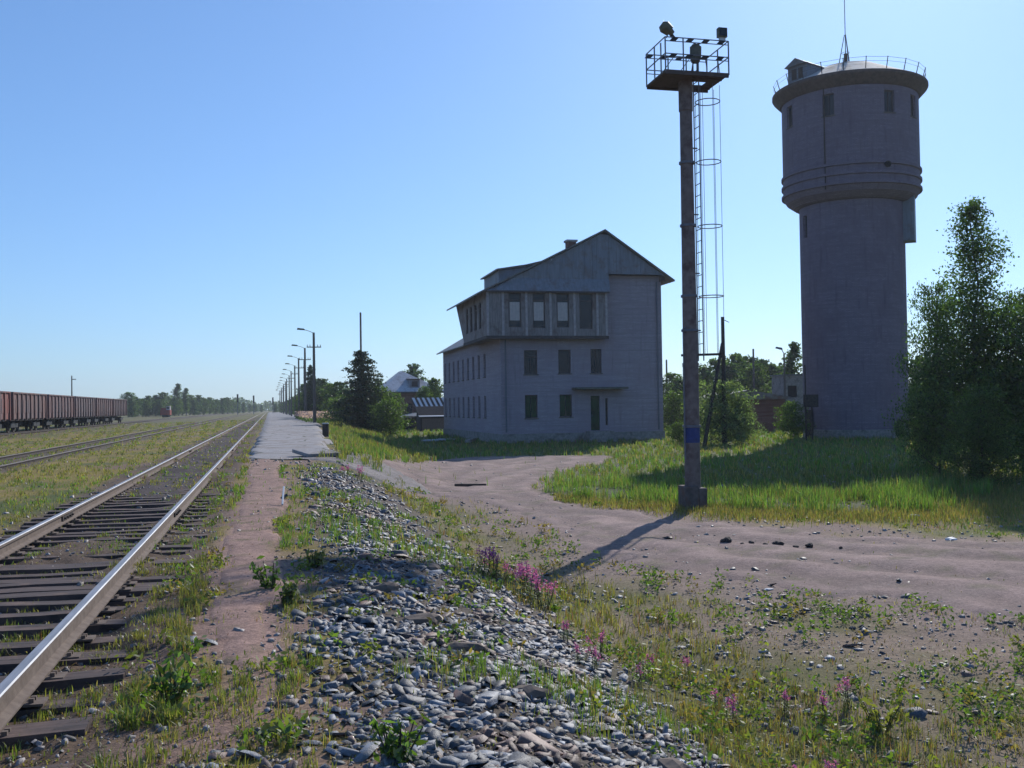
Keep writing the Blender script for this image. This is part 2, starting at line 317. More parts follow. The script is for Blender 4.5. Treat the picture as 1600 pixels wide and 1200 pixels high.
# ------------------------------------------------------------------ ground sheet
def ground_colors(x, y):
    x = np.asarray(x); y = np.asarray(y)
    n1 = fbm(x*.35, y*.35, 21); n2 = fbm(x*1.6, y*1.6, 22); n3 = fbm(x*.08, y*.08, 23)
    def mixv(a, b, t): t = np.clip(t, 0, 1)[..., None]; return a*(1-t)+b*t
    olive = np.array([.21, .16, .035]); green = np.array([.085, .105, .026]); brown = np.array([.19, .125, .08]); dry = np.array([.28, .20, .07])
    dirt = np.array([.31, .215, .175]); slate = np.array([.125, .10, .09]); bed = np.array([.11, .075, .06])
    c = mixv(np.broadcast_to(olive, x.shape+(3,)), green, (n1-.45)*5)
    c = mixv(c, dry, (n2-.52)*4*(.4+n3)); c = mixv(c, brown, (fbm(x*.5, y*.5, 31)-.55)*5)
    # far meadow
    far = ss((np.hypot(x, y)-60)/120)
    c = mixv(c, np.array([.12, .115, .045]), far*.8)
    # foreground, right of the rail: bare reddish earth among the weeds
    near = (x > -1.0) & (y < 36) & (x < edge(y)+.2)
    c = np.where(near[..., None], mixv(np.broadcast_to(dirt*np.array([.78, .72, .68]), c.shape), olive, (n2-.45)*5), c)
    pc = -.15+.12*np.sin(y*.35); pw = .42+.5*(fbm(x*1.3, y*.8, 47)-.5); pt = ss((pw-np.abs(x-pc))/.22)*ss((y-5.2)/1.5)*ss((35.5-y)/1); c = mixv(c, np.array([.31, .195, .155])*(.8+.4*n2)[..., None], pt)
    # rubble slope
    d = (x-edge(y)+.25)/(3.0+.3*(n2-.5)); rub = ss(d*6)*ss((1.12-d)*3.5)*ss((34-y)/5)
    c = mixv(c, slate*.8, rub*.92)
    # weeds between rubble and road
    sl = ss((x-edge(y)-2.2)/1.2)*ss((9.5-x)/2)*(y < 34)
    c = mixv(c, mixv(np.broadcast_to(np.array([.22, .165, .12]), c.shape), np.array([.12, .115, .04]), (n1-.42)*6), sl*.85)
    # flat right foreground
    rf = ss((x-5)/2)*(y < 16)
    c = mixv(c, mixv(np.broadcast_to(np.array([.25, .18, .13]), c.shape), np.array([.13, .12, .04]), (fbm(x*.6, y*.6, 41)-.5)*6), rf)
    rdst = roaddist(x, y); inroad = inpoly(x, y, ROAD); nr_ = np.where(inroad, 1, ss(1.25-rdst/(.7+1.6*n2))*.9); c = mixv(c, np.array([.25, .178, .15])*(.8+.4*n1)[..., None], nr_)
    inr = inpoly(x, y, TALLS)
    c = np.where(inr[..., None], np.array([.07, .08, .03]), c)
    lush = ss((x-9)/3)*ss((y-25)/6)*ss((130-y)/20); c = mixv(c, np.array([.085, .115, .03]), lush*.75)
    tb = ss((x+3.95)/.4)*ss((-.6-x)/.3)*ss((260-y)/150)
    c = mixv(c, mixv(np.broadcast_to(bed, c.shape), np.array([.13, .085, .06]), (n2-.45)*4), tb*.93)
    oil = tb*ss((y-15)/5)*ss((x+2.9)/.3)*ss((-1.5-x)/.3); c = mixv(c, np.array([.062, .05, .052]), oil*.8)
    t2 = ss((x+10.2)/.3)*ss((-7.1-x)/.3)*ss((300-y)/150); c = mixv(c, np.array([.12, .09, .075]), t2*.85)
    t3 = ss((x+24)/1)*ss((-17-x)/1.5); c = mixv(c, np.array([.10, .08, .06]), t3*.6)
    return c
def make_ground():
    rs = [0.]; r = .9
    while r < 4200: rs.append(r); r *= 1.0145 if r < 60 else 1.04
    aa = list(np.linspace(-42, 42, 300))+list(np.linspace(42, 318, 70))[1:-1]
    A = np.radians(np.array(aa))+YAW; rs = np.array(rs)
    X = np.outer(rs, np.sin(A)); Y = np.outer(rs, np.cos(A)); Z = hgt(X, Y)
    nr, na = X.shape
    V = np.stack([X, Y, Z], -1).reshape(-1, 3); I = np.arange(nr*na).reshape(nr, na)
    a = I[:-1]; b = I[1:]; Fa = np.stack([a, np.roll(a, -1, 1), np.roll(b, -1, 1), b], -1).reshape(-1, 4)[:, ::-1]
    C = ground_colors(X, Y).reshape(-1, 3)
    o = link('ground', npmesh('ground', V, Fa, M['ground'], C, True)); tag(o, kind='structure')
make_ground()
def sheet(name, P, res, dz, m, colf):
    Pa = np.array(P); x0, y0 = Pa.min(0)-res; x1, y1 = Pa.max(0)+res
    xs = np.arange(x0, x1, res); ys = np.arange(y0, y1, res)
    X, Y = np.meshgrid(xs, ys, indexing='ij')
    cx, cy = X[:-1, :-1]+res/2, Y[:-1, :-1]+res/2; keep = inpoly(cx, cy, P)
    I = np.arange(X.size).reshape(X.shape)
    q = np.stack([I[:-1, :-1], I[1:, :-1], I[1:, 1:], I[:-1, 1:]], -1)[keep]
    cnt = np.bincount(q.ravel(), minlength=X.size)
    V = np.stack([X.ravel(), Y.ravel()], -1)
    A = Pa; B = np.roll(Pa, -1, 0); D = B-A; L = (D**2).sum(1)
    for i in np.where((cnt > 0) & (cnt < 4))[0]:
        t = np.clip(((V[i]-A)*D).sum(1)/L, 0, 1); Q = A+D*t[:, None]; V[i] = Q[((Q-V[i])**2).sum(1).argmin()]
    used = np.unique(q); mp = -np.ones(X.size, int); mp[used] = np.arange(len(used)); V = V[used]
    bd_ = cnt[used] < 4; Z = hgt(V[:, 0], V[:, 1])+np.where(bd_, -.03, dz)+(.035*rut(V[:, 0], V[:, 1])*(~bd_) if name == 'road' else 0)
    return link(name, npmesh(name, np.column_stack([V, Z]), mp[q], m, colf(V[:, 0], V[:, 1]), True))
def rut(x, y):
    q = roaddist(x, y)+.5*(fbm(x*.4, y*.4, 57)-.5); return np.clip(np.sin(q*4.6)*1.6, -1, 1)*ss(q/.8)*(.4+.6*fbm(x*.3, y*.3, 58))
def road_cols(x, y):
    n = fbm(x*.5, y*.5, 51); n2 = fbm(x*2.2, y*2.2, 52); s = fbm(x*.35+y*.15, y*2.3-x*.9, 53)
    c = np.array([.275, .195, .17])*(.72+.5*n+.27*rut(x, y))[:, None]; t = np.clip((s-.46)*4.5, 0, .75)[:, None]; c = c*(1-t)+np.array([.23, .17, .15])*t
    t = np.clip((n2-.62)*5, 0, .55)[:, None]; return c*(1-t)+np.array([.13, .12, .06])*t
tag(sheet('road', ROAD, .22, .028, M['ground'], road_cols), kind='structure')
def path_cols(x, y):
    n = fbm(x*1.5, y*1.5, 55); n2 = fbm(x*3, y*3, 56)
    c = np.array([.31, .195, .155])*(.8+.4*n)[:, None]; t = np.clip((n2-.6)*5, 0, .6)[:, None]; return c*(1-t)+np.array([.13, .11, .05])*t
tag(sheet('path', PATH, .09, .018, M['ground'], path_cols), kind='structure')
# station platform: low raised slab with a broken near end and a ramp falling to the road
def make_platform():
    ys = np.concatenate([np.arange(34.5, 60, .35), np.arange(60, 200, 2), np.arange(200, 520, 10)]); nu = 14
    V = []; 
    for i, y in enumerate(ys):
        xl = -.72+.1*math.sin(y*1.7)+.35*(fbm(y*.8, 3, 61)-.5); xr = float(edge(y))-.35+1.1*(float(fbm(y*.45, 9, 62))-.5)
        for k in range(nu+1):
            u = k/nu; x = xl+(xr-xl)*u; yy = y
            if i == 0: yy = y+2.4*(float(fbm(x*2.2, 2, 63))-.4)-u*1.0
            top = .15*ss((y-34.5)/7)+.035+.05*(float(fbm(x*1.1, yy*.7, 68))-.5)
            e = 1.0 if 0 < k < nu else 0.0
            V.append((x, yy, float(hgt(x, yy))*0+(top if e else -.12)+.03*(float(fbm(x, yy, 64))-.5)))
    V = np.array(V); n = nu+1; I = np.arange(len(V)).reshape(-1, n)
    Fa = np.stack([I[:-1, :-1], I[:-1, 1:], I[1:, 1:], I[1:, :-1]], -1).reshape(-1, 4)
    o = link('platform', npmesh('platform', V, Fa, M['asphalt'], None, False)); tag(o, kind='structure')
    P = smooth_poly([(.6, 35.2), (2.4, 37), (3.2, 39), (4.2, 37), (5.2, 33.8), (5.0, 31.4), (3.6, 31.8), (2.2, 32.9), (1.0, 33.6)], 2, .15, 8, .3)
    tag(sheet('ramp', P, .16, .045, M['ground'], lambda x, y: np.array([.25, .22, .205])*(.6+.7*fbm(x*2, y*2, 66))[:, None]), kind='structure')
make_platform()

# ------------------------------------------------------------------ railway tracks
def rail_profile(x, z0, z1):
    h = z1-z0
    return [(x-.065, z0), (x+.065, z0), (x+.065, z0+.012), (x+.014, z0+.035), (x+.012, z1-.045), (x+.036, z1-.038), (x+.036, z1-.008), (x+.028, z1), (x-.028, z1), (x-.036, z1-.008), (x-.036, z1-.038), (x-.012, z1-.045), (x-.014, z0+.035), (x-.065, z0+.012)]
def add_rail(root, x, z0, z1, y0, y1, top='steel', side='rust'):
    mb = MB(); pr = rail_profile(x, z0, z1); n = len(pr)
    ys = [y0]+list(np.arange(max(y0, 0)+5, 90, 5))+[150, 300, y1]
    for a, b in zip(ys[:-1], ys[1:]):
        for k in range(n):
            p, q = pr[k], pr[(k+1) % n]
            mb.face([(p[0], a, p[1]), (q[0], a, q[1]), (q[0], b, q[1]), (p[0], b, p[1])], None, 1 if k in (6, 7, 8) else 0)
    mb.build('rail', [M[side], M[top]], root)
def plates(mb, yc, z):
    for x in (XC-.796, XC+.796):
        mb.box(x-.17, x+.17, yc-.075, yc+.075, z, z+.014, 1)
        for sx in (-.1, .1): mb.box(x+sx-.014, x+sx+.014, yc-.045, yc-.017, z+.014, z+.038, 1); mb.box(x+sx-.014, x+sx+.014, yc+.02, yc+.048, z+.014, z+.034, 1)
def plank(mb, x0, x1, yc, wd, z0, z1, tilt=0., rz=0.):
    xs = np.linspace(x0, x1, 7); lo = []; 
    for s_ in (0, 1): pass
    pts = []
    for x in xs:
        dy = (x-(x0+x1)/2)*rz; dz = (x-(x0+x1)/2)*tilt
        jy = random.uniform(-.012, .012); jz = random.uniform(-.012, .006)
        pts.append([(x, yc+dy-wd/2+jy, z0), (x, yc+dy+wd/2+jy, z0), (x, yc+dy+wd/2+jy-.012, z1+dz+jz), (x, yc+dy-wd/2+jy+.012, z1+dz+jz)])
    for a, b in zip(pts[:-1], pts[1:]):
        for k in range(4): mb.face([a[k], b[k], b[(k+1) % 4], a[(k+1) % 4]])
    mb.face(pts[0]); mb.face(pts[-1][::-1])
M['sleeper'] = mat('sleeper_wood', (.12, .085, .075), (.055, .042, .04), 5, stretch=(.25, 3, 1), stain=(.17, .11, .085), sscale=2.5, bmp=.6)
XC = -2.235
tr = thing('railway_track', (XC, 0, 0), 'nearest railway track with shiny rail heads on dark old wooden sleepers', 'railway track')
for x in (XC-.76-.036, XC+.76+.036): add_rail(tr, x, -.005, .15, -25, 900)
y = 1.4; k = 0
while k < 88:
    mb = MB(); plank(mb, XC-1.36+random.uniform(-.08, .05), XC+1.36+random.uniform(-.12, .1), y, random.uniform(.19, .27), -.18, random.uniform(-.03, -.006), random.uniform(-.006, .006), random.uniform(-.035, .035)); plates(mb, y, -.022)
    mb.build('sleeper', [M['sleeper'], M['rust']], tr); k += 1
    y += random.uniform(.47, .62) if not (10.2 < y < 12.2) else random.uniform(.3, .36)
mb = MB()
while y < 230:
    plank(mb, XC-1.36, XC+1.36, y, .24, -.18, random.uniform(-.03, 0)); y += .55
tag(mb.build('far_sleepers', M['sleeper'], tr), kind='stuff')
for x in (XC-.796, XC+.796):
    for yj in (16.8, 41.8):
        mb = MB()
        for sx in (-1, 1):
            mb.box(x+sx*.022-.012, x+sx*.022+.012, yj-.4, yj+.4, .03, .10)
            for q in (-.3, -.1, .1, .3): mb.tube((x+sx*.03, yj+q, .065), (x+sx*.065, yj+q, .065), .016, .016, 6)
        mb.build('fishplate', M['wooddark'], tr)
def simple_track(xc, label, z=-.13, y1=900):
    t = thing('railway_track', (xc, 0, 0), label, 'railway track')
    for x in (xc-.796, xc+.796): add_rail(t, x, z-.02, z+.13, -40, y1, 'rustytop', 'wooddark')
    mb = MB(); y = 8.
    while y < 200: plank(mb, xc-1.36, xc+1.36, y, .24, z-.2, z-.03+random.uniform(-.02, .01)); y += .6
    tag(mb.build('sleeper_row', M['sleeper'], t), kind='stuff'); return t
simple_track(-8.65, 'second railway track, rusty rails low in the grass between the near track and the wagons', -.05)
simple_track(-22.4, 'overgrown siding that the row of gondola wagons stands on', -.15)

# ------------------------------------------------------------------ foliage builders
def leaves(P, size, cols, flat=0.0, aspect=.62, r=None):
    r = r or rng; n = len(P); size = np.broadcast_to(size, (n,))
    a = r.normal(size=(n, 3)); a /= np.linalg.norm(a, axis=1)[:, None]
    b = r.normal(size=(n, 3)); b[:, 2] *= (1-flat); b -= a*(a*b).sum(1)[:, None]; b /= np.linalg.norm(b, axis=1)[:, None]
    s = size[:, None]
    V = np.stack([P-a*s*.5, P+b*s*.5*aspect, P+a*s*.5, P-b*s*.5*aspect], 1).reshape(-1, 3)
    return V, np.arange(4*n).reshape(n, 4), np.repeat(cols, 4, 0)
def leafcols(n, base, var=.3, yellow=.25, r=None):
    r = r or rng; b = np.array(base)[None]; v = 1+r.normal(0, var, (n, 1)); y = r.random((n, 1))*yellow
    return np.clip(b*v*(1-y)+b*v*y*np.array([1.7, 1.25, .7]), .008, .5)
def make_tree(name, H, rad, kind, nleaf, lsize, base, seed, trunk_r=.12, lean=0., nlimb=26, bark='bark', clump=.5, trans='leaf', start=.12, var=.3):
    """unit at origin; rad(t) crown radius as share of height at relative height t"""
    r = np.random.default_rng(seed); root = thing(name, (0, 0, 0), '', '')
    mb = MB(); pts = []; nseg = 7; tp = [Vector((0, 0, -.15))]
    for k in range(1, nseg+1): tp.append(Vector((lean*H*(k/nseg)**1.5+r.normal(0, .012)*H*(k < nseg), r.normal(0, .012)*H, H*.97*k/nseg)))
    for k in range(nseg): mb.tube(tp[k], tp[k+1], trunk_r*(1-k/nseg)+.012, trunk_r*(1-(k+1)/nseg)+.012, 7)
    cl = []; wt = []
    for i in range(nlimb):
        t = start+(1-start)*((i+.5)/nlimb)**(.9 if kind != 'spruce' else 1.0); t = min(t+r.normal(0, .01), .99)
        k = min(int(t*nseg), nseg-1); o = tp[k].lerp(tp[k+1], t*nseg-k); az = i*2.4+r.normal(0, .3); L = max(rad(t)*H*r.uniform(.7, 1.12), .04*H)
        up = {'spruce': -.22, 'broad': .45, 'poplar': 1.3, 'willow': .5}[kind]*r.uniform(.6, 1.4)
        d = Vector((math.cos(az), math.sin(az), up)); d.normalize(); e = o+d*L
        if e.z > H: e.z = H
        if kind == 'willow': e.z -= .15*L
        mb.tube(o, e, max(trunk_r*.35*(1-t), .008), .006, 4)
        ns = max(3, int(L/(clump*.6)))
        for j in range(ns):
            q = (j+1)/ns; c = o.lerp(e, q)
            if kind == 'spruce': c.z -= .05*L*q*q
            sp = L*(.26 if kind == 'spruce' else .34)*(1-.35*q)
            for m_ in range(3 if kind != 'spruce' else 2):
                cl.append((c.x+r.normal(0, sp*.55), c.y+r.normal(0, sp*.55), c.z+r.normal(0, sp*(.35 if kind != 'spruce' else .08)))); wt.append(.5+L*.3)
    cl = np.array(cl); wt = np.array(wt); wt /= wt.sum(); idx = r.choice(len(cl), nleaf, p=wt)
    cs = clump*(.6+.8*r.random(len(cl)))
    cs = np.minimum(cs, .28*np.array([max(rad(min(max(z/H, 0), 1)), .06)*H for z in cl[:, 2]])+.06)
    sg = np.array([1, 1, .7 if kind != 'spruce' else .45])
    P = cl[idx]+r.normal(size=(nleaf, 3))*cs[idx][:, None]*.55*sg
    P[:, 2] = np.maximum(P[:, 2], .05)
    cb = 1+r.normal(0, .18, len(cl))
    C = leafcols(nleaf, base, var, .25, r)*np.clip(cb[idx], .5, 1.6)[:, None]
    V, Fa, C = leaves(P, lsize*(.6+.8*r.random(nleaf)), C, 0, .6, r)
    mb.build('trunk', M[bark], root)
    link('crown', npmesh('crown', V, Fa, M[trans], C), root)
    root['_h'] = H
    return root
PROTO = {}
def setk(root, name):
    root.name = name; return root
used_proto = set()
def put(key, x, y, H, label, cat, group=None, name=None, rz=None, wide=1.0, z=None):
    pr = PROTO[key]; h0 = pr['_h']
    o = pr if key not in used_proto else copy_tree(pr)
    used_proto.add(key)
    s = H/h0; o.location = (x, y, float(hgt(x, y))-.03 if z is None else z); o.rotation_euler.z = random.uniform(0, 6.28) if rz is None else rz
    o.scale = (s*wide, s*wide, s)
    tag(o, label, cat, group)
    return o
broad = lambda t: .27*math.sqrt(max(0, 1-(t*1.02)**2.2))+.04
cone = lambda t: .27*(1-t)**.62+.01
tall = lambda t: .13*math.sin(math.pi*min(1, .1+.88*t))**.7+.02
bush = lambda t: .55*math.sqrt(max(0, 1-(t*.95)**2))+.05
G1 = (.055, .085, .028); G2 = (.045, .075, .035); G3 = (.03, .048, .024); GW = (.10, .13, .085)
PROTO['broadA'] = make_tree('leafy_tree', 8, broad, 'broad', 5200, .30, G1, 1, .14, nlimb=34, clump=.8, start=.03)
PROTO['broadB'] = make_tree('leafy_tree', 8, lambda t: broad(t)*.8, 'broad', 5200, .28, G2, 2, .14, nlimb=36, clump=.7, start=.03)
PROTO['poplar'] = make_tree('slender_tree', 9, tall, 'poplar', 3800, .26, G1, 3, .12, nlimb=34, clump=.5)
PROTO['conifer'] = make_tree('conifer_tree', 8, cone, 'spruce', 15000, .20, G3, 4, .13, nlimb=90, clump=.5, trans='needle', start=.05)
PROTO['shrub'] = make_tree('shrub', 3, bush, 'willow', 4200, .16, G1, 5, .05, nlimb=30, clump=.4, start=.04)
PROTO['willow'] = make_tree('willow_shrub', 4, bush, 'willow', 9000, .15, GW, 6, .06, nlimb=38, clump=.4, start=.04, var=.35)

# far tree line on the left
tl = [(200, 613, 330), (212, 620, 335), (222, 623, 350), (232, 618, 345), (243, 617, 350), (255, 613, 352), (266, 622, 380), (272, 621, 365)]
tl += [(285, 622, 400), (296, 617, 410), (309, 617, 415), (318, 622, 420), (327, 621, 430), (337, 624, 440), (347, 622, 450), (355, 621, 480), (364, 625, 500), (372, 628, 540), (380, 629, 560), (390, 631, 600), (398, 632, 620), (250, 624, 345), (206, 622, 325), (227, 625, 340), (303, 624, 400), (408, 633, 650)]
for i, (px, py, d) in enumerate(sorted(tl)):
    x, y = place(px, d); H = max(2.5, ztop(px, py, d)+.3)
    k = ['broadA', 'broadB', 'broadB', 'broadA'][i % 4]
    put(k, x, y, H, ORDN[i]+' leafy green tree, counted from the wagons rightwards, in the far tree line', 'tree', 'trees of the far left tree line', wide=1.25)
for px, py, d, lab in ((278, 600, 370, 'tallest slender tree with a pointed top, behind the far red rail vehicle\'s right'), (290, 607, 380, 'second tallest slender tree in the far tree line, right beside the tallest one')):
    x, y = place(px, d); put('poplar', x, y, ztop(px, py, d)+.3, lab, 'tree', wide=1.3)
# trees along the right of the platform, far side
pl = [(500, 598, 160), (515, 606, 150), (528, 602, 140), (493, 612, 175), (478, 606, 190), (470, 620, 220), (462, 624, 260), (455, 627, 300), (448, 630, 350), (440, 632, 420), (430, 633, 480), (540, 610, 135), (483, 618, 170)]
for i, (px, py, d) in enumerate(sorted(pl)):
    x, y = place(px, d); put(['broadB', 'broadA', 'broadA'][i % 3], x, y, ztop(px, py, d)+.9, ORDN[i]+' leafy tree from the left in the belt behind the platform lamp posts', 'tree', 'trees behind the platform lamps', wide=1.35)
x, y = place(486, 150); put('conifer', x, y, ztop(486, 576, 150)+.8, 'dark narrow pine rising behind the nearest platform lamp post', 'tree', wide=.8)
x, y = place(565, 99); put('conifer', x, y, ztop(565, 551, 99)+1.0, 'big dark dense conifer standing between the platform and the pale-roofed house', 'tree', wide=1.35)
x, y = place(590, 100)
put('shrub', x, y, ztop(592, 608, 100)+1, 'green shrub pressed against the right side of the big dark conifer', 'shrub', wide=.8)
x, y = place(608, 96); put('shrub', x, y, ztop(610, 625, 96)+1, 'rounded green shrub left of the striped-roof shed', 'shrub', wide=1.0)
x, y = place(540, 110); put('shrub', x, y, ztop(540, 628, 110)+1, 'dark low shrub left of the big dark conifer', 'shrub', wide=1.4)
for px, py, d, lab in ((618, 614, 128, 'bushy tree in front of the pale-roofed house, left one'), (664, 604, 130, 'bushy tree in front of the pale-roofed house, right one above the shed'), (678, 590, 133, 'bushy tree between the gabled house and the big brick building')):
    x, y = place(px, d); put('broadA', x, y, ztop(px, py, d)+1.1, lab, 'tree', wide=.8)
for px, py, d, lab in ((648, 567, 185, 'treetop showing above the right slope of the pale-roofed house'), (590, 590, 175, 'small tree left behind the pale-roofed house')):
    x, y = place(px, d); put('broadB', x, y, ztop(px, py, d)+1.1, lab, 'tree', wide=.9)
# trees on the right behind mast and tower
rt = [(1048, 582, 120), (1062, 590, 115), (1100, 572, 125), (1118, 560, 130), (1150, 552, 135), (1168, 556, 138), (1190, 560, 140), (1206, 568, 138), (1222, 575, 136), (1140, 566, 128), (1085, 585, 118), (1180, 570, 130), (1440, 556, 125), (1470, 560, 120), (1580, 560, 118), (1620, 550, 118), (1660, 560, 118)]
for i, (px, py, d) in enumerate(sorted(rt)):
    x, y = place(px, d); put(['broadA', 'broadB'][i % 2], x, y, ztop(px, py, d)+1.1, ORDN[i]+' dense leafy tree from the left in the wood behind mast and water tower', 'tree', 'trees of the wood on the right', wide=1.15)
x, y = place(1242, 118); put('poplar', x, y, ztop(1243, 535, 118)+1.1, 'thin tall dark tree peeking out just left of the water tower shaft', 'tree', wide=1.1)
wl = [(1128, 596, 66, .9, 'big silvery willow shrub behind the strutted utility pole'), (1090, 620, 70, .6, 'smaller willow shrub right against the floodlight mast, behind it'), (1158, 622, 67, .7, 'low silvery willow shrub in front of the red brick shed')]
for px, py, d, wd, lab in wl:
    x, y = place(px, d); put('willow', x, y, ztop(px, py, d)+1.1, lab, 'shrub', wide=wd)
for px, py, d, wd, lab in ((1052, 612, 92, .9, 'green shrub between the brick building and the floodlight mast'), (1238, 628, 74, .8, 'green shrub at the left foot of the water tower'), (1405, 655, 72, .6, 'small dark shrub at the right foot of the water tower'), (1060, 660, 70, 1.0, 'low weedy shrub by the right corner of the brick building')):
    x, y = place(px, d); put('shrub', x, y, ztop(px, py, d)+1.1, lab, 'shrub', wide=wd)
# near trees on the right
GN = (.052, .088, .027)
sap = lambda t: .25*(1-t)**.95+.045+.05*math.sin(9*t)*(1-t)
PROTO['near'] = make_tree('leafy_tree', 10, sap, 'poplar', 27000, .11, GN, 11, .10, nlimb=64, clump=.42, bark='birchbark', start=.05, lean=-.01)
PROTO['nearbush'] = make_tree('leafy_tree', 6, lambda t: .36*math.sqrt(max(0, 1-t**1.6))+.05, 'willow', 24000, .105, GN, 12, .07, nlimb=60, clump=.42, start=.03)
x, y = place(1522, 37); put('near', x, y, ztop(1510, 312, 37)+1.1, 'tall slender young tree with a ragged pointed top, right of the water tower', 'tree', wide=1.05, rz=.4)
x, y = place(1598, 36); put('nearbush', x, y, ztop(1590, 452, 36)+1.1, 'dense round tree at the right picture edge', 'tree', rz=1.0, wide=.8)
x, y = place(1466, 39); put('nearbush', x, y, ztop(1450, 440, 39)+1.1, 'bushy tree crowding the left side of the tall slender young tree', 'tree', rz=2.1, wide=.55)
x, y = place(1452, 41); put('nearbush', x, y, ztop(1440, 580, 41)+1.1, 'low dense bush hiding the right foot of the water tower', 'shrub', rz=3.5, wide=.85)
x, y = place(1530, 32); put('nearbush', x, y, ztop(1540, 600, 32)+1.1, 'dark dense bush in front of the tall slender young tree', 'shrub', rz=5.1, wide=1.0)
x, y = place(1655, 34); put('nearbush', x, y, 6.6, 'tall bush cut by the right picture edge', 'tree', rz=.3, wide=.9)
# far wood all round the horizon, one mass
def far_wood():
    n = 60000; r = np.random.default_rng(5)
    a = YAW+np.radians(r.uniform(-75, 75, n)); k = vnoise(np.degrees(a)*1.3, 0*a, 3); k2 = vnoise(np.degrees(a)*6, 0*a, 4)
    d = 900+260*r.random(n)
    u = r.random(n)**.8; Hh = 7+5*k+4*k2
    P = np.column_stack([np.sin(a)*d, np.cos(a)*d, -1.3+u*Hh])
    V, Fa, C = leaves(P, 2.4*(.6+.8*r.random(n)), leafcols(n, (.045, .068, .03), .25, .2, r), 0, .8, r)
    tag(link('far_wood', npmesh('far_wood', V, Fa, M['leaf'], C)), 'distant wood closing off the horizon', 'wood', kind='stuff')
far_wood()

# ------------------------------------------------------------------ brick station building
BX0, BX1, BY, ZG = 16.5, 29.1, 73.0, -1.15
bd = thing('brick_building', (22.8, 80, ZG), 'three-storey pale brick station building with boarded control-room bay and metal gable', 'building')
def fm(y): return lambda u, v, d: (u, y+d, v)
def fmx(x): return lambda u, v, d: (x+d, u, v)
def dz(px, py, dep): return ztop(px, py, dep)
W2 = [(18.28, 19.28, 3.95, 5.72), (20.9, 21.85, 4.0, 5.75), (23.4, 24.25, 4.0, 5.8)]
W1 = [(18.3, 19.25, .72, 2.42), (20.95, 21.9, .78, 2.42)]
DOOR = (23.35, 24.05, -.28, 2.3); SIDEL = (24.5, 24.68, .1, 2.1)
mb = MB()
mb.wall(BX0, BX1, ZG, 6.62, W1+W2+[DOOR, SIDEL], fm(BY), .22)
mb.wall(24.5, BX1, 6.62, 11.35, [], fm(BY), .2)
mb.face([(BX1, BY, ZG), (BX1, 81.5, ZG), (BX1, 81.5, 11.35), (BX1, BY, 11.35)])
sw = [(y-.38, y+.38, 3.95, 5.75) for y in np.arange(78.7, 98, 2.3)]+[(y-.38, y+.38, .75, 2.45) for y in np.arange(78.7, 98, 2.3)]
mb.wall(BY, 98.3, ZG, 6.95, sw, lambda u, v, d: (BX0+d, u, v), .22)
mb.face([(BX0, 98.3, ZG), (BX1, 98.3, ZG), (BX1, 98.3, 6.95), (22.8, 98.3, 10.6), (BX0, 98.3, 6.95)])
mb.face([(BX1, 81.5, ZG), (BX1, 98.3, ZG), (BX1, 98.3, 6.95), (BX1, 81.5, 6.95)])
mb.face([(BX0, 84.6, 6.62), (BX1, 84.6, 6.62), (BX1, 84.6, 11.3), (24.4, 84.6, 14.3), (BX0, 84.6, 10.3)]); mb.face([(BX1, 81.5, 6.6), (BX1, 84.6, 6.6), (BX1, 84.6, 11.3), (BX1, 81.5, 11.3)])
mb.build('wall', M['brick'], bd)
MB().box(BX0-.09, BX1+.09, BY-.09, BY-.003, ZG-.3, -.42).box(BX0-.09, BX0-.003, BY, 98.3, ZG-.3, -.42).build('plinth', M['concrete'], bd)
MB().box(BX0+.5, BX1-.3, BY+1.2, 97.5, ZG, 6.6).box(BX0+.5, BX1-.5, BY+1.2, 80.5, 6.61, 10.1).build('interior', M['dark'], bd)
def window(mp, x0, x1, z0, z1, parent, pane, d=.1, fr=.07, bars=(), transom=None, curtain=None, sill=True):
    mb = MB()
    def bb(a, b, c, e, o0, o1):
        mb.hexa([mp(a, c, o0), mp(b, c, o0), mp(b, c, o1), mp(a, c, o1)], [mp(a, e, o0), mp(b, e, o0), mp(b, e, o1), mp(a, e, o1)])
    bb(x0, x0+fr, z0, z1, d, d+.07); bb(x1-fr, x1, z0, z1, d, d+.07); bb(x0+fr, x1-fr, z0, z0+fr, d, d+.07); bb(x0+fr, x1-fr, z1-fr, z1, d, d+.07)
    if transom: bb(x0+fr, x1-fr, transom-.04, transom+.04, d, d+.07)
    for b_ in bars: bb(b_-.025, b_+.025, z0+fr, (transom-.04) if transom else z1-fr, d+.003, d+.06)
    w_ = mb.build('window', M['frame'], parent)
    p = MB(); p.face([mp(x0+.02, z0+.02, d+.035), mp(x1-.02, z0+.02, d+.035), mp(x1-.02, z1-.02, d+.035), mp(x0+.02, z1-.02, d+.035)]); p.build('pane', pane, w_)
    if sill:
        s = MB(); s.hexa([mp(x0-.08, z0-.07, -.07), mp(x1+.08, z0-.07, -.07), mp(x1+.08, z0-.07, d), mp(x0-.08, z0-.07, d)], [mp(x0-.08, z0-.01, -.07), mp(x1+.08, z0-.01, -.07), mp(x1+.08, z0, d), mp(x0-.08, z0, d)]); s.build('sill', M['woodgrey'], w_)
    if curtain:
        s = MB(); n = 8
        for k in range(n):
            a, b = x0+fr+(x1-x0-2*fr)*k/n, x0+fr+(x1-x0-2*fr)*(k+1)/n; o = d+.02-.015*(k % 2); o2 = d+.02-.015*((k+1) % 2)
            s.face([mp(a, curtain[0], o), mp(b, curtain[0], o2), mp(b, curtain[1], o2), mp(a, curtain[1], o)])
        s.build('curtain', M['curtain'], w_)
    return w_
for i, h_ in enumerate(W2): window(fm(BY), *h_, bd, M['pane'], .12, .07, [(h_[0]+h_[1])/2] if i != 1 else [], h_[3]-.5 if i == 0 else None)
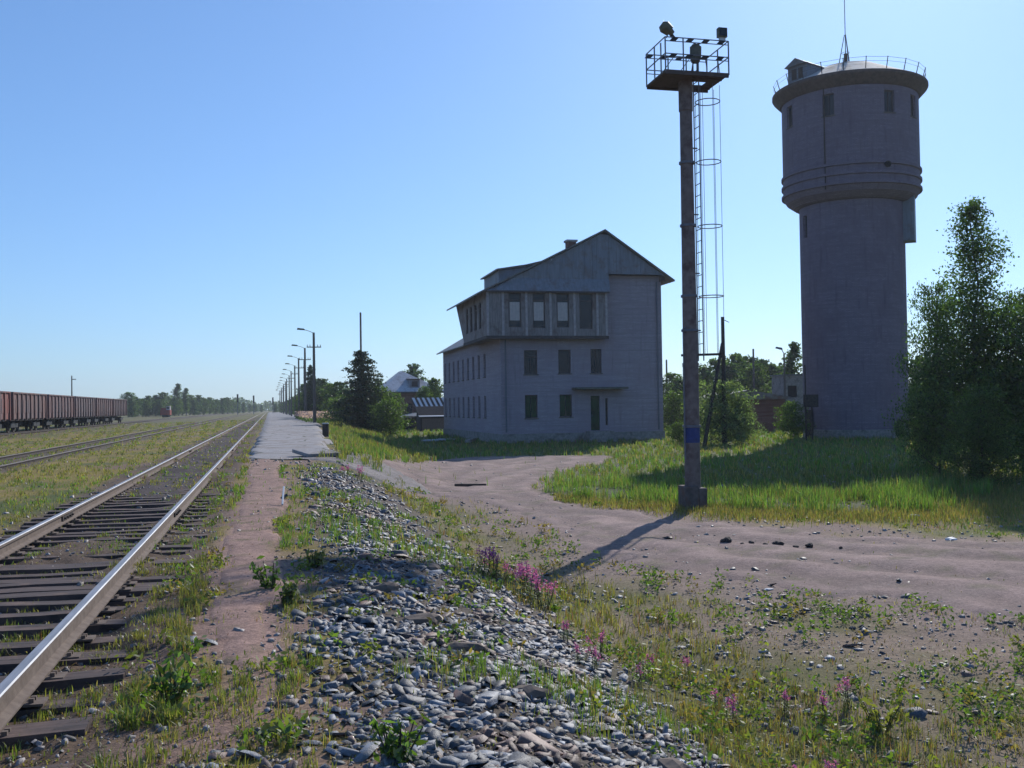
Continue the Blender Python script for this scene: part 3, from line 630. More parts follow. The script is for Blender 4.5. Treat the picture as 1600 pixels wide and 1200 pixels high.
for i, h_ in enumerate(W1): window(fm(BY), *h_, bd, M['greenpane'], .12, .06, [(h_[0]+h_[1])/2], None)
for y0, y1, a, b in sw: window(lambda u, v, d: (BX0+d, u, v), y0, y1, a, b, bd, M['pane'], .12, .06, [], b-.5)
w_ = window(fm(BY), *SIDEL, bd, M['pane'], .1, .03, sill=False)
dr = MB().box(DOOR[0], DOOR[1], BY+.12, BY+.17, DOOR[2], DOOR[3]).build('door', M['greenpane'], bd)
MB().box(DOOR[0]+.08, DOOR[0]+.13, BY+.07, BY+.12, .75, .9).build('handle', M['thin'], dr)
MB().box(21.9, 25.9, BY-1.25, BY-.003, 2.78, 2.93).build('canopy', M['canopy'], bd)
MB().box(22.8, 24.9, BY-1.5, BY-.1, ZG-.2, -.62).box(22.9, 24.8, BY-1.1, BY-.1, -.62, -.32).build('doorstep', M['concrete'], bd)
# third-floor bay, boarded, wrapping the corner
X0, X1, Y0, Y1, Z0, Z1 = 15.35, 24.5, 72.2, 81.0, 6.6, 10.05
BW = [(16.98, 17.92, 7.35, 9.85), (18.78, 19.72, 7.3, 9.85), (20.6, 21.55, 7.35, 9.85), (22.35, 23.35, 7.25, 9.85)]
mb = MB(); mb.wall(X0, X1, Z0, Z1, BW, fm(Y0), .15)
mb.wall(Y0, Y1, Z0, Z1, [(74.2+i*1.7, 75.1+i*1.7, 7.4, 9.4) for i in range(4)], fmx(X0), .15)
mb.face([(X1, Y0, Z0), (X1, BY, Z0), (X1, BY, Z1), (X1, Y0, Z1)]); mb.face([(X0, Y1, Z0), (BX0, Y1, Z0), (BX0, Y1, Z1), (X0, Y1, Z1)])
mb.face([(X0, Y0, Z0), (X0, Y1, Z0), (BX0+.2, Y1, Z0), (BX0+.2, BY+.2, Z0), (X1, BY+.2, Z0), (X1, Y0, Z0)])
mb.face([(X0, Y1, Z0), (X0, 84.5, Z1), (X0, Y1, Z1)]); mb.face([(X0, Y1, Z0), (BX0+.1, Y1, Z0), (BX0+.1, 84.5, Z1), (X0, 84.5, Z1)])
bay = mb.build('bay', M['bayboard'], bd)
for i, h_ in enumerate(BW): window(fm(Y0), *h_, bd, M['pane'], .08, .09, [], 9.33, (7.85, 9.2) if i < 3 else None, sill=False)
for i in range(4): window(fmx(X0), 74.2+i*1.7, 75.1+i*1.7, 7.4, 9.4, bd, M['pane'], .08, .08, [], 8.95, sill=False)
for x in (15.42, 16.55, 18.3, 20.12, 21.95, 23.72, 24.42):
    MB().box(x-.085, x+.085, Y0-.06, Y0-.003, Z0+.14, Z1-.05).build('pilaster', M['pilaster'], bd)
MB().box(X0-.08, X1+.06, Y0-.09, Y0-.002, Z0-.1, Z0+.13).box(X0-.08, X0-.003, Y0, Y1+.05, Z0-.1, Z0+.13).build('cornice', M['frame'], bd)
# metal-clad gable with a flared skirt
RX, RZ = 24.4, 14.55
def rz_l(x): return RZ-(RX-x)*.497
def rz_r(x): return RZ-(x-RX)*.68
gy = 72.35
mb = MB(); ux = np.linspace(X0-.05, BX1, 23)
for a, b in zip(ux[:-1], ux[1:]):
    ta, tb = (rz_l(a) if a < RX else rz_r(a))-.06, (rz_l(b) if b < RX else rz_r(b))-.06
    la = 10.95 if (a+b)/2 < X1 else 11.36
    mid = la; j = .012*(1 if int(a*2) % 2 else -1)
    if ta > la or tb > la: mb.face([(a, gy+j, min(la, ta)), (b, gy+j, min(la, tb)), (b, gy+j, max(tb, la)), (a, gy+j, max(ta, la))])
    if (a+b)/2 < X1:
        mb.face([(a, 71.95, 9.98), (b, 71.95, 9.98), (b, gy, min(la, tb)), (a, gy, min(la, ta))])
mb.build('gable_cladding', M['cladding'], bd)
for x in np.arange(16.2, 29, .95):
    t = (rz_l(x) if x < RX else rz_r(x))-.1; lo = 11.0 if x < X1 else 11.4
    if t-lo > .4: MB().box(x-.02, x+.02, gy-.035, gy-.013, lo, t).build('seam', M['cladding'], bd)
MB().box(X0-.1, X1+.1, 71.9, 71.98, 9.88, 9.99).build('fascia', M['frame'], bd)
# roof of the tall block
mb = MB(); th = .12; xl, xr = 14.62, 29.85; ya, yb = 72.05, 85.0
mb.hexa([(xl, ya, rz_l(xl)), (RX, ya, RZ), (RX, yb, RZ), (xl, yb, rz_l(xl))], [(xl, ya, rz_l(xl)+th), (RX, ya, RZ+th), (RX, yb, RZ+th), (xl, yb, rz_l(xl)+th)])
mb.hexa([(RX, ya, RZ), (xr, ya, rz_r(xr)), (xr, yb, rz_r(xr)), (RX, yb, RZ)], [(RX, ya, RZ+th), (xr, ya, rz_r(xr)+th), (xr, yb, rz_r(xr)+th), (RX, yb, RZ+th)])
rf = mb.build('roof', M['roof'], bd)
MB().box(28.95, 29.3, BY-.35, BY-.02, 10.9, 11.55).build('corner_corbel', M['frame'], bd)
# shed dormer on the left slope
dm = MB(); dx0, dx1 = 16.6, 20.6; dz0, dz1 = 11.75, 12.42
dm.hexa([(dx0+.15, 74.2, 10.9), (dx0+.25, 74.2, 10.9), (dx0+.25, 79.6, 10.9), (dx0+.15, 79.6, 10.9)], [(dx0+.15, 74.2, dz0), (dx0+.25, 74.2, dz0), (dx0+.25, 79.6, dz0), (dx0+.15, 79.6, dz0)])
for yy in (74.2, 79.6): dm.face([(dx0+.25, yy, rz_l(dx0+.25)), (dx1, yy, rz_l(dx1)), (dx1, yy, dz1), (dx0+.25, yy, dz0)])
dob = dm.build('dormer', M['cladding'], bd)
MB().hexa([(dx0-.1, 73.9, dz0-.02), (dx1+.4, 73.9, dz1+.03), (dx1+.4, 79.9, dz1+.03), (dx0-.1, 79.9, dz0-.02)], [(dx0-.1, 73.9, dz0+.08), (dx1+.4, 73.9, dz1+.13), (dx1+.4, 79.9, dz1+.13), (dx0-.1, 79.9, dz0+.08)]).build('dormer_roof', M['roof'], dob)
cx, cy = 23.5, 78.0
ch = MB().box(cx-.35, cx+.35, cy-.35, cy+.35, 13.2, 14.6).build('chimney', M['redbrick'], rf)
MB().box(cx-.45, cx+.45, cy-.45, cy+.45, 14.6, 14.75).build('chimney_cap', M['toproof'], ch)
# low rear wing roof
mb = MB(); ex, er, ez = BX0-.55, 22.8, 6.72
mb.hexa([(ex, 81.3, ez), (er, 81.3, 10.7), (er, 98.9, 10.7), (ex, 98.9, ez)], [(ex, 81.3, ez+.1), (er, 81.3, 10.8), (er, 98.9, 10.8), (ex, 98.9, ez+.1)])
mb.hexa([(er, 81.3, 10.7), (29.6, 81.3, ez), (29.6, 98.9, ez), (er, 98.9, 10.7)], [(er, 81.3, 10.8), (29.6, 81.3, ez+.1), (29.6, 98.9, ez+.1), (er, 98.9, 10.8)])
mb.build('wing_roof', M['roof'], bd)
# downpipes
dp = MB(); dp.tube((BX0+.35, BY-.12, -.3), (BX0+.35, BY-.12, 6.5), .05, .05, 8); dp.build('downpipe', M['thin'], bd)
dp = MB(); dp.tube((28.7, BY-.1, -.3), (28.7, BY-.1, 10.9), .05, .05, 8); dp.build('downpipe', M['thin'], bd)

# ------------------------------------------------------------------ water tower
TC = np.array([43.4, 69.8]); TZ = -1.2
tw = thing('water_tower', (TC[0], TC[1], TZ), 'round brick water tower with a wider drum on top and a railed roof', 'water tower')
ph0 = math.atan2(-TC[1], -TC[0])           # angle of the side that faces the track path
def cyl(Rr): return lambda u, v, d: (TC[0]+(Rr-d)*math.cos(ph0+u/Rr), TC[1]+(Rr-d)*math.sin(ph0+u/Rr), v)
RS, RT = 3.82, 4.98
c0 = (TC[0], TC[1], 0)
sh = [(-60.6*R(1)*RS-.3, -60.6*R(1)*RS+.3, 14.0, 15.7)]
mb = MB(); mb.wall(-math.pi*RS, math.pi*RS, TZ-.3, 16.5, sh, cyl(RS), .3, .42)
mb.build('shaft', M['towerbrick'], tw)
MB().lathe(c0, [(RS+.06, TZ-.3), (RS+.06, -.5), (RS, -.46)], 64).build('plinth', M['concrete'], tw)
for a in (-60.6,): window(cyl(RS), *sh[0], tw, M['pane'], .2, .06, sill=False)
wt = [(-59, 0), (-16.5, 0), (34, 0), (64, 1)]+[(a, 0) for a in (110, 155, 200, 245)]
th_ = [(a*R(1)*RT-.42, a*R(1)*RT+.42, 22.35, 23.95) for a, _ in wt]; th_ = [(a if a < math.pi*RT else a-2*math.pi*RT, b if a < math.pi*RT else b-2*math.pi*RT, c, d) for a, b, c, d in th_]
mb = MB(); mb.wall(-math.pi*RT, math.pi*RT, 17.3, 24.9, th_, cyl(RT), .28, .42); 
mb.lathe(c0, [(RS+.01, 16.35), (RS+.35, 16.45), (RT-.25, 16.85), (RT, 17.3)], 72); mb.build('drum', M['towerbrick'], tw)
for h_ in th_: window(cyl(RT), *h_, tw, M['pane'], .16, .08, [(h_[0]+h_[1])/2], None, sill=True)
for z in (17.35, 18.05, 18.75):
    MB().lathe(c0, [(RT+.002, z-.13), (RT+.13, z-.09), (RT+.13, z+.09), (RT+.002, z+.13)], 72).build('ring_ledge', M['towerbrick'], tw)
RE = 5.68
MB().lathe(c0, [(RT+.002, 24.35), (RT+.12, 24.4), (RE-.06, 24.95), (RE, 25.05), (RE, 25.22), (RE-.05, 25.26)], 72).build('eave', M['tarboard'], tw)
MB().lathe(c0, [(RE-.05, 25.26), (4.2, 25.95), (2.2, 26.95), (.9, 27.36), (.02, 27.45)], 60).build('roof', M['toproof'], tw)
rl = MB(); ps = []
for k in range(22):
    a = 2*math.pi*k/22+.1; p0 = (TC[0]+5.3*math.cos(a), TC[1]+5.3*math.sin(a)); p1 = (TC[0]+5.55*math.cos(a), TC[1]+5.55*math.sin(a))
    rl.tube((*p0, 25.3), (*p1, 26.2), .035, .03, 5); ps.append(p1)
for k in range(22):
    a, b = ps[k], ps[(k+1) % 22]; rl.tube((*a, 26.15), (*b, 26.15), .012, .012, 4); rl.tube((*a, 25.85), (*b, 25.85), .01, .01, 4)
rl.build('railing', M['wooddark'], tw)
def tp(ph, rr):
    a = ph0+R(ph); return TC[0]+rr*math.cos(a), TC[1]+rr*math.sin(a)
# roof hatch with a small gable roof, on the left rim
hx, hy = tp(-52, 3.6); ha = ph0+R(-52)+R(18)
def rot(px_, py_): return hx+px_*math.cos(ha)-py_*math.sin(ha), hy+px_*math.sin(ha)+py_*math.cos(ha)
mb = MB(); q = [rot(-1.4, -.85), rot(1.35, -.85), rot(1.35, .85), rot(-1.4, .85)]
mb.hexa([(*p, 25.4) for p in q], [(*p, 26.75) for p in q]); hb = mb.build('roof_hatch', M['cladding'], tw)
a, b, c, d = rot(-1.6, -1.0), rot(1.6, -1.0), rot(1.6, 1.0), rot(-1.6, 1.0); e, f_ = rot(-1.6, 0), rot(1.6, 0)
MB().face([(*a, 26.7), (*b, 26.7), (*f_, 27.25), (*e, 27.25)]).face([(*e, 27.25), (*f_, 27.25), (*c, 26.7), (*d, 26.7)]).face([(*b, 26.68), (*c, 26.68), (*f_, 27.23)]).face([(*a, 26.68), (*d, 26.68), (*e, 27.23)]).build('hatch_roof', M['roof'], hb)
p = [rot(1.37, -.5), rot(1.37, -.05), rot(1.37, .1), rot(1.37, .5)]
MB().face([(*p[0], 25.7), (*p[1], 25.7), (*p[1], 26.5), (*p[0], 26.5)]).face([(*p[2], 25.7), (*p[3], 25.7), (*p[3], 26.5), (*p[2], 26.5)]).build('shutter', M['wooddark'], hb)
# antenna on a small tripod
am = MB(); ax_, ay_ = TC[0]-.3, TC[1]-.2
for k in range(3):
    an = 2*math.pi*k/3+.4; am.tube((ax_+.5*math.cos(an), ay_+.5*math.sin(an), 27.4), (ax_+.06*math.cos(an), ay_+.06*math.sin(an), 29.6), .035, .03, 5)
am.ring((ax_, ay_, 28.2), .29, .015, 9)
am.build('antenna_tripod', M['thin'], tw)
MB().tube((ax_, ay_, 27), (ax_, ay_, 34.5), .035, .022, 6).build('antenna', M['thin'], tw)
MB().tube((ax_, ay_, 27.4), (ax_, ay_, 28.15), .16, .13, 10).build('vent_pipe', M['tarboard'], tw)
# hanging box on the right of the shaft
mb = MB(); aa = ph0+R(83); o_ = (math.cos(aa), math.sin(aa)); t_ = (-math.sin(aa), math.cos(aa))
q = [(TC[0]+o_[0]*i+t_[0]*j, TC[1]+o_[1]*i+t_[1]*j) for i, j in ((RS-.3, -.75), (RS+.72, -.75), (RS+.72, .75), (RS-.3, .75))]
mb.hexa([(*p, 13.45) for p in q], [(*p, 17.0) for p in q]); mb.build('side_box', M['cladding'], tw)
MB().tube((*tp(-20, RT+.06), 17), (*tp(-20, RT+.06), 24.4), .04, .04, 6).build('lightning_cable', M['wooddark'], tw)
hx_, hy_ = tp(31, RT+.02)
MB().tube((hx_, hy_, 18.6), (hx_+.25*math.cos(ph0), hy_+.25*math.sin(ph0), 18.55), .24, .2, 12).build('overflow_pipe', M['dark'], tw)
mb = MB(); mb.wall(-58*R(1)*3.9-.5, -58*R(1)*3.9+.5, TZ, 1.0, [], lambda u, v, d: (TC[0]+(3.9-d)*math.cos(ph0+u/3.9), TC[1]+(3.9-d)*math.sin(ph0+u/3.9), v), 0, .3); mb.build('door', M['wooddark'], tw)
# switch box on posts beside the tower
x, y = place(1266, 69); z = float(hgt(x, y))
sb = thing('switch_box', (x, y, z), 'dark electrical box on two poles at the left foot of the water tower', 'switch box')
MB().box(x-.45, x+.5, y-.15, y+.15, z+2.35, z+3.2).build('box', M['wooddark'], sb)
for dx, hh in ((-.25, 5.2), (.2, 3.1)): MB().tube((x+dx, y+.22, z-.2), (x+dx, y+.22, z+hh), .06, .05, 8).build('post', M['wooddark'], sb)

# ------------------------------------------------------------------ floodlight mast
mx, my = 10.73, 24.95; mz = float(hgt(mx, my))
ms = thing('floodlight_mast', (mx, my, mz), 'tall steel floodlight mast with a railed work platform and a caged ladder', 'floodlight mast')
MB().lathe((mx, my, 0), [(.205, mz), (.205, 2.6), (.215, 2.6), (.215, 2.7), (.195, 2.7), (.185, 4.3), (.17, 7.2), (.16, 9.7)], 20, 0).build('pole', M['mast'], ms, smooth=False)
for z, r_ in ((1.05, .23), (3.55, .215), (4.45, .21), (6.3, .2), (7.95, .195)): MB().lathe((mx, my, z), [(r_-.04, -.03), (r_+.012, -.03), (r_+.012, .03), (r_-.04, .03)], 20).build('band', M['thin'], ms)
MB().lathe((mx, my, 0), [(.16, 9.3), (.185, 9.32), (.185, 10.1), (.15, 10.1)], 20).build('collar', M['mast'], ms)
MB().lathe((mx, my, 0), [(.208, .62), (.2085, .63), (.2085, 1.0), (.208, 1.01)], 20).build('blue_band', M['blue'], ms)
MB().box(mx-.31, mx+.05, my-.28, my+.27, mz-.4, mz+.60).box(mx+.05, mx+.30, my-.26, my+.25, mz-.4, mz+.54).build('footing', M['darkconcrete'], ms, bevel=.03)
px0, px1, py0, py1, pz = mx-.84, mx+.9, my-.72, my+.62, 10.1
fl = MB(); hx0, hx1, hy0, hy1 = mx+.2, mx+.62, my-.05, my+.35
for (a, b, c, d) in ((px0, hx0, py0, py1), (hx1, px1, py0, py1), (hx0, hx1, py0, hy0), (hx0, hx1, hy1, py1)): fl.box(a, b, c, d, pz, pz+.05)
fl.box(px0, px1, py0, py0+.05, pz-.06, pz).box(px0, px1, py1-.05, py1, pz-.06, pz)
fl.build('floor', M['platform'], ms)
rb = MB()
for k in range(2):
    MB().beam((mx, my+(-.4+.75*k), pz-.03), (px1-.06, my+(-.4+.75*k), pz-.03), .06, .06).build('floor_beam', M['platform'], ms)
post = [(px0, py0), (px0+.06, py0+.45), (px1, py0), (px1, py1), (px0, py1), (px0, py0+.75), (px1, py0+.65), (mx-.22, py1), (mx+.3, py1), (mx-.35, py0)]
for a, b in post: MB().box(a-.014, a+.014, b-.014, b+.014, pz, pz+.88).build('railing_post', M['thin'], ms)
rr = MB()
for z in (.88, .46):
    for (a, b) in (((px0, py0), (px1, py0)), ((px1, py0), (px1, py1)), ((px1, py1), (px0, py1)), ((px0, py1), (px0, py0))):
        rr.beam((*a, pz+z), (*b, pz+z), .022, .022)
        if a[1] == b[1]: rr.beam((*a, pz+z-.1), (*b, pz+z-.1), .018, .018)
rr.build('railing', M['thin'], ms)
for yy, zz, offs in ((py0-.013, .88, .16), (py0-.013, .46, .12), (py1+.013, .88, .0)):
    for k in range(4):
        bo = MB(); x0 = px0+offs+k*.43; x1 = min(x0+.2, px1); q = .05
        bo.hexa([(x0-q, yy-.006, pz+zz-.1), (x0+.17-q, yy-.006, pz+zz-.1), (x0+.17-q, yy+.006, pz+zz-.1), (x0-q, yy+.006, pz+zz-.1)], [(x0+q, yy-.006, pz+zz), (x0+.17+q, yy-.006, pz+zz), (x0+.17+q, yy+.006, pz+zz), (x0+q, yy+.006, pz+zz)])
        bo.build('warning_stripe', M['black'], ms)
br = MB()
for sx in (-.55, -.1, .25, .6): br.tube((mx+sx, py0+.02, pz+.46), (mx+sx+(.25 if sx > 0 else -.25), py0+.4, pz+.05), .01, .01, 5)
br.build('brace', M['thin'], ms)
# ladder with safety cage
lx = mx+.30
ld = MB()
for s_ in (-.17, .17): ld.beam((lx, my+s_, 2.75), (lx, my+s_, pz+.9), .035, .02)
for z in np.arange(2.9, pz+.6, .3): ld.tube((lx, my-.17, z), (lx, my+.17, z), .011, .011, 6)
ld.build('ladder', M['thin'], ms)
for z in (3.55, 5.05, 6.6, 8.35): MB().beam((mx+.15, my, z), (lx, my, z), .04, .03).build('ladder_bracket', M['thin'], ms)
for z in (4.45, 6.3, 8.0, 9.6):
    c = MB().ring((lx+.32, my, z), .32, .014, 22); c.build('cage_hoop', M['thin'], ms)
cg = MB()
for a in (-150, -90, -35, 35, 90, 150): cg.tube((lx+.32+.32*math.cos(R(a)), my+.32*math.sin(R(a)), 2.9), (lx+.32+.32*math.cos(R(a)), my+.32*math.sin(R(a)), 10.0), .007, .007, 4)
cg.build('cage_bars', M['thin'], ms)
MB().beam((mx-.25, my, 2.9), (lx+.66, my, 2.93), .06, .06).build('cage_bottom_bar', M['wooddark'], ms)
MB().tube((mx-.235, my-.1, .2), (mx-.235, my-.1, 3.6), .016, .016, 6).tube((mx-.235, my-.1, 3.6), (mx-.12, my-.1, 3.62), .016, .016, 6).build('conduit', M['thin'], ms)
MB().tube((lx+.03, my-.1, pz), (lx+.03, my-.1, 8.0), .012, .012, 5).build('cable', M['thin'], ms)
# three floodlights on the railing
fx, fy, fz = px0+.08, py0+.1, pz+1.12
f1 = thing('floodlight', (fx, fy, pz+.88), 'olive round floodlight tilted up on the left corner of the mast platform', 'floodlight')
d = Vector((.8, -.1, -.62)).normalized(); c = Vector((fx+.02, fy, fz))
MB().tube(c-d*.18, c-d*.09, .10, .16, 16).tube(c-d*.09, c+d*.10, .16, .13, 16).tube(c+d*.10, c+d*.2, .09, .06, 12).build('housing', M['olive'], f1)
MB().tube(c-d*.19, c-d*.181, .098, .098, 16).build('lens', M['pane'], f1)
MB().beam((fx, fy, pz+.89), (fx+.06, fy, fz-.08), .03, .02).beam((fx+.2, fy-.0, pz+.9), (fx+.1, fy, fz-.1), .1, .05).build('bracket', M['black'], f1)
fx = px1-.13; f2 = thing('floodlight', (fx, py0+.1, pz+.88), 'square olive floodlight facing out on the right corner of the mast platform', 'floodlight')
MB().box(fx-.12, fx+.12, py0+.02, py0+.16, pz+1.0, pz+1.24).build('housing', M['olive'], f2)
MB().box(fx-.10, fx+.10, py0+.0, py0+.018, pz+1.02, pz+1.22).build('lens', M['pane'], f2)
MB().box(fx-.09, fx+.09, py0+.07, py0+.1, pz+.89, pz+1.0).build('bracket', M['white'], f2)
fx = mx+.06; f3 = thing('floodlight', (fx, py0+.25, pz+.3), 'dark cylindrical floodlight seen from behind at the middle of the mast platform', 'floodlight')
MB().tube((fx, py0+.2, pz+.34), (fx+.01, py0+.2, pz+.47), .10, .15, 14).tube((fx+.01, py0+.2, pz+.47), (fx+.02, py0+.2, pz+.74), .15, .15, 14).tube((fx+.02, py0+.2, pz+.74), (fx+.02, py0+.2, pz+.8), .12, .1, 14).build('housing', M['canopy'], f3)
MB().tube((fx-.05, py0+.2, pz+.36), (fx-.09, py0+.25, pz+.06), .018, .018, 6).tube((fx+.05, py0+.2, pz+.36), (fx+.09, py0+.3, pz+.06), .018, .018, 6).beam((fx-.05, py0+.05, pz+.78), (fx-.05, py0+.2, pz+.84), .02, .02).beam((fx+.08, py0+.05, pz+.78), (fx+.08, py0+.2, pz+.84), .02, .02).build('bracket', M['black'], f3)

# ------------------------------------------------------------------ platform lamp posts
def lamp(label, group=None):
    t = thing('lamp_post', (0, 0, 0), label, 'lamp post', group)
    MB().tube((0, 0, -.3), (0, 0, 9.7), .19, .12, 10).build('post', M['woodgrey'], t)
    MB().box(-.75, .75, -.16, -.05, 8.1, 8.2).build('crossarm', M['woodgrey'], t)
    for xx in (-.68, -.4, .4, .68): MB().tube((xx, -.1, 8.2), (xx, -.1, 8.42), .045, .03, 7).build('insulator', M['ceramic'], t)
    MB().tube((0, 0, 9.6), (-.35, -.05, 9.8), .03, .03, 6).tube((-.35, -.05, 9.8), (-.95, -.15, 9.98), .03, .03, 6).build('arm', M['thin'], t)
    MB().hexa([(-1.75, -.38, 9.98), (-.9, -.25, 9.93), (-.9, 0, 9.93), (-1.75, -.05, 9.98)], [(-1.68, -.32, 10.16), (-1.0, -.2, 10.1), (-1.0, -.05, 10.1), (-1.68, -.12, 10.16)]).build('lamp_head', M['olive'], t)
    return t
names = ['nearest', 'second nearest', 'third nearest', 'fourth nearest']
for i in range(14):
    y = 110+28*i; lab = names[i]+' grey lamp post in the row along the right side of the station platform' if i < 4 else ORDN[i]+' grey lamp post, counted away from the viewer, in the row along the platform'
    if i == 0: L0 = lamp(lab, 'lamp posts along the platform'); o = L0
    else: o = copy_tree(L0); o['label'] = lab
    o.location = (4.66+.1*math.sin(i*3), y, 0.0); o.rotation_euler.z = random.uniform(-.05, .05)
# plain wooden poles between the lamps
for i, (px, py, d, lab) in enumerate(((475.5, 563, 150, 'thick bare wooden pole beside the second lamp post of the row'), (564.5, 488, 112, 'tall thin bare mast rising above the big dark conifer'), (112, 587, 190, 'lone wooden pole with a short crossbar behind the gondola wagons'), (1178, 545, 112, 'bare wooden pole in front of the wood, right of the floodlight mast'), (1042, 562, 125, 'thin bare pole sticking out of the trees right of the brick building'))):
    x, y = place(px, d); H = ztop(px, py, d); t = thing('utility_pole', (x, y, float(hgt(x, y))), lab, 'pole')
    MB().tube((x, y, -1.3), (x, y, H), .16 if i != 1 else .12, .10, 8).build('post', M['woodgrey'], t)
    if i == 2: MB().box(x-.1, x+.75, y-.1, y, H-.75, H-.6).build('crossarm', M['woodgrey'], t)
# strutted utility pole by the willow
x, y = place(1131, 66); z = float(hgt(x, y)); H = ztop(1129, 495, 66)
t = thing('utility_pole', (x, y, z), 'wooden utility pole propped by a leaning strut in front of the silvery willow', 'pole')
MB().tube((x, y, z-.3), (x, y, H), .15, .11, 9).build('post', M['wooddark'], t)
MB().tube((x-1.75, y-.6, z-.2), (x-.05, y, H-1.7), .13, .10, 9).build('strut', M['wooddark'], t)
MB().tube((x, y, H-.15), (x+.45, y, H-.35), .025, .02, 6).build('bracket', M['wooddark'], t)
# street lamp by the grey hut
x, y = place(1226, 100); H = ztop(1222, 553, 100); t = thing('street_lamp', (x, y, -1.1), 'grey street lamp with a drooping head standing left of the water tower', 'street lamp')
MB().tube((x, y, -1.3), (x, y, H), .12, .08, 8).build('post', M['woodgrey'], t)
MB().tube((x, y, H), (x-.3, y, H+.55), .04, .04, 6).hexa([(x-.85, y-.15, H+.55), (x-.2, y-.15, H+.4), (x-.2, y+.15, H+.4), (x-.85, y+.15, H+.55)], [(x-.8, y-.1, H+.7), (x-.25, y-.1, H+.6), (x-.25, y+.1, H+.6), (x-.8, y+.1, H+.7)]).build('lamp_head', M['thin'], t)
# railway signals far down the line
for i, (px, py, d, lab) in enumerate(((371, 616, 330, 'left of three far signal masts over the tracks'), (396, 618, 350, 'middle one of three far signal masts over the tracks'), (426, 621, 380, 'right one of three far signal masts, nearest the platform end'))):
    x, y = place(px, d); H = ztop(px, py, d); t = thing('signal_mast', (x, y, -.1), lab, 'railway signal')
    MB().tube((x, y, -.3), (x, y, H-.4), .12, .10, 8).build('post', M['thin'], t)
    MB().box(x-.28, x+.28, y-.3, y-.1, H-2.6, H).build('signal_head', M['black'], t)
    for q in (.4, 1.0, 1.6): MB().tube((x, y-.31, H-q), (x, y-.45, H-q), .14, .15, 10).build('lens_hood', M['black'], t)

# ------------------------------------------------------------------ gondola wagons
def wagonmats(i):
    base = [(.26, .06, .04), (.19, .085, .07), (.17, .075, .07), (.14, .085, .09), (.17, .08, .075), (.14, .08, .08)][i]
    m, n, p = newmat('wagon_paint_%s' % 'abcdef'[i]); 
    c = mixc(n, ramp(n, noise(n, .8, 5, .7, stretch=(1, 1, .25)), .4, .65), base, (.09, .08, .095))
    c = mixc(n, ramp(n, noise(n, 3, 4, .6), .5, .75), c, (.15, .075, .06)); n.links.new(c, p.inputs[0]); p.inputs['Roughness'].default_value = .8
    return m
WX = -22.4; wz = -.02
order = ['sixth and last one at the free end, right', 'fifth', 'fourth', 'third', 'second', 'first']
def wagon(y0, i, L=13.3):
    lab = 'rusty red gondola wagon, %s from the left picture edge in the parked row' % ['first', 'second', 'third', 'fourth', 'fifth', 'sixth and last'][i]
    if i == 0: lab = 'bright red gondola wagon cut by the left picture edge'
    t = thing('gondola_wagon', (WX, y0+L/2, wz), lab, 'freight wagon', 'gondola wagons parked in a row')
    m = wagonmats(i); x0, x1 = WX-1.45, WX+1.45; y1 = y0+L; zb, zt = 1.15, 3.32
    b = MB()
    b.box(x1-.06, x1, y0, y1, zb, zt).box(x0, x0+.06, y0, y1, zb, zt).box(x0+.06, x1-.06, y0, y0+.06, zb, zt).box(x0+.06, x1-.06, y1-.06, y1, zb, zt).box(x0+.06, x1-.06, y0+.06, y1-.06, zb, zb+.08)
    for k in range(14):
        ya = y0+.2+k*(L-.4)/13.5; ybb = ya+(L-.4)/13.5-.12
        b.box(x1, x1+.02, ya, ybb, zb+.5, zt-.5)
    b.build('body', m, t)
    tr_ = MB().box(x1-.08, x1+.11, y0-.02, y1+.02, zt, zt+.12).box(x0-.11, x0+.08, y0-.02, y1+.02, zt, zt+.12).box(x0+.08, x1-.08, y0-.02, y0+.1, zt, zt+.12).box(x0+.08, x1-.08, y1-.1, y1+.02, zt, zt+.12)
    tr_.build('top_rail', m, t)
    for k in range(9):
        yy = y0+.1+k*(L-.2)/8
        for sx, xx in ((1, x1), (-1, x0)): MB().hexa([(xx, yy-.09, zb-.1), (xx+sx*.13, yy-.09, zb-.1), (xx+sx*.13, yy+.09, zb-.1), (xx, yy+.09, zb-.1)], [(xx, yy-.09, zt), (xx+sx*.10, yy-.09, zt), (xx+sx*.10, yy+.09, zt), (xx, yy+.09, zt)]).build('side_post', m, t)
    MB().box(WX-.2, WX+.2, y0-.3, y1+.3, .75, 1.15).box(x0+.1, x1-.1, y0+.1, y1-.1, 1.0, 1.148).box(WX-.9, WX+.9, y0+5, y0+6.2, .6, 1.0).build('underframe', M['dark'], t)
    for yc in (y0+2.3, y1-2.3):
        g = MB()
        for sx in (-1, 1): g.box(WX+sx*1.02-.09, WX+sx*1.02+.09, yc-1.3, yc+1.3, .42, .78)
        g.box(WX-1.0, WX+1.0, yc-.25, yc+.25, .5, .9); bo = g.build('bogie', M['black'], t)
        for q in (-.93, .93):
            wmb = MB()
            for sx in (-1, 1): wmb.tube((WX+sx*.73, yc+q, .45), (WX+sx*.86, yc+q, .45), .475, .475, 20).tube((WX+sx*.86, yc+q, .45), (WX+sx*.9, yc+q, .45), .3, .3, 16)
            wmb.tube((WX-.75, yc+q, .45), (WX+.75, yc+q, .45), .09, .09, 8); wmb.build('wheelset', M['wooddark'], bo)
    return t
for i in range(6): wagon(78.9+14.3*i, i)
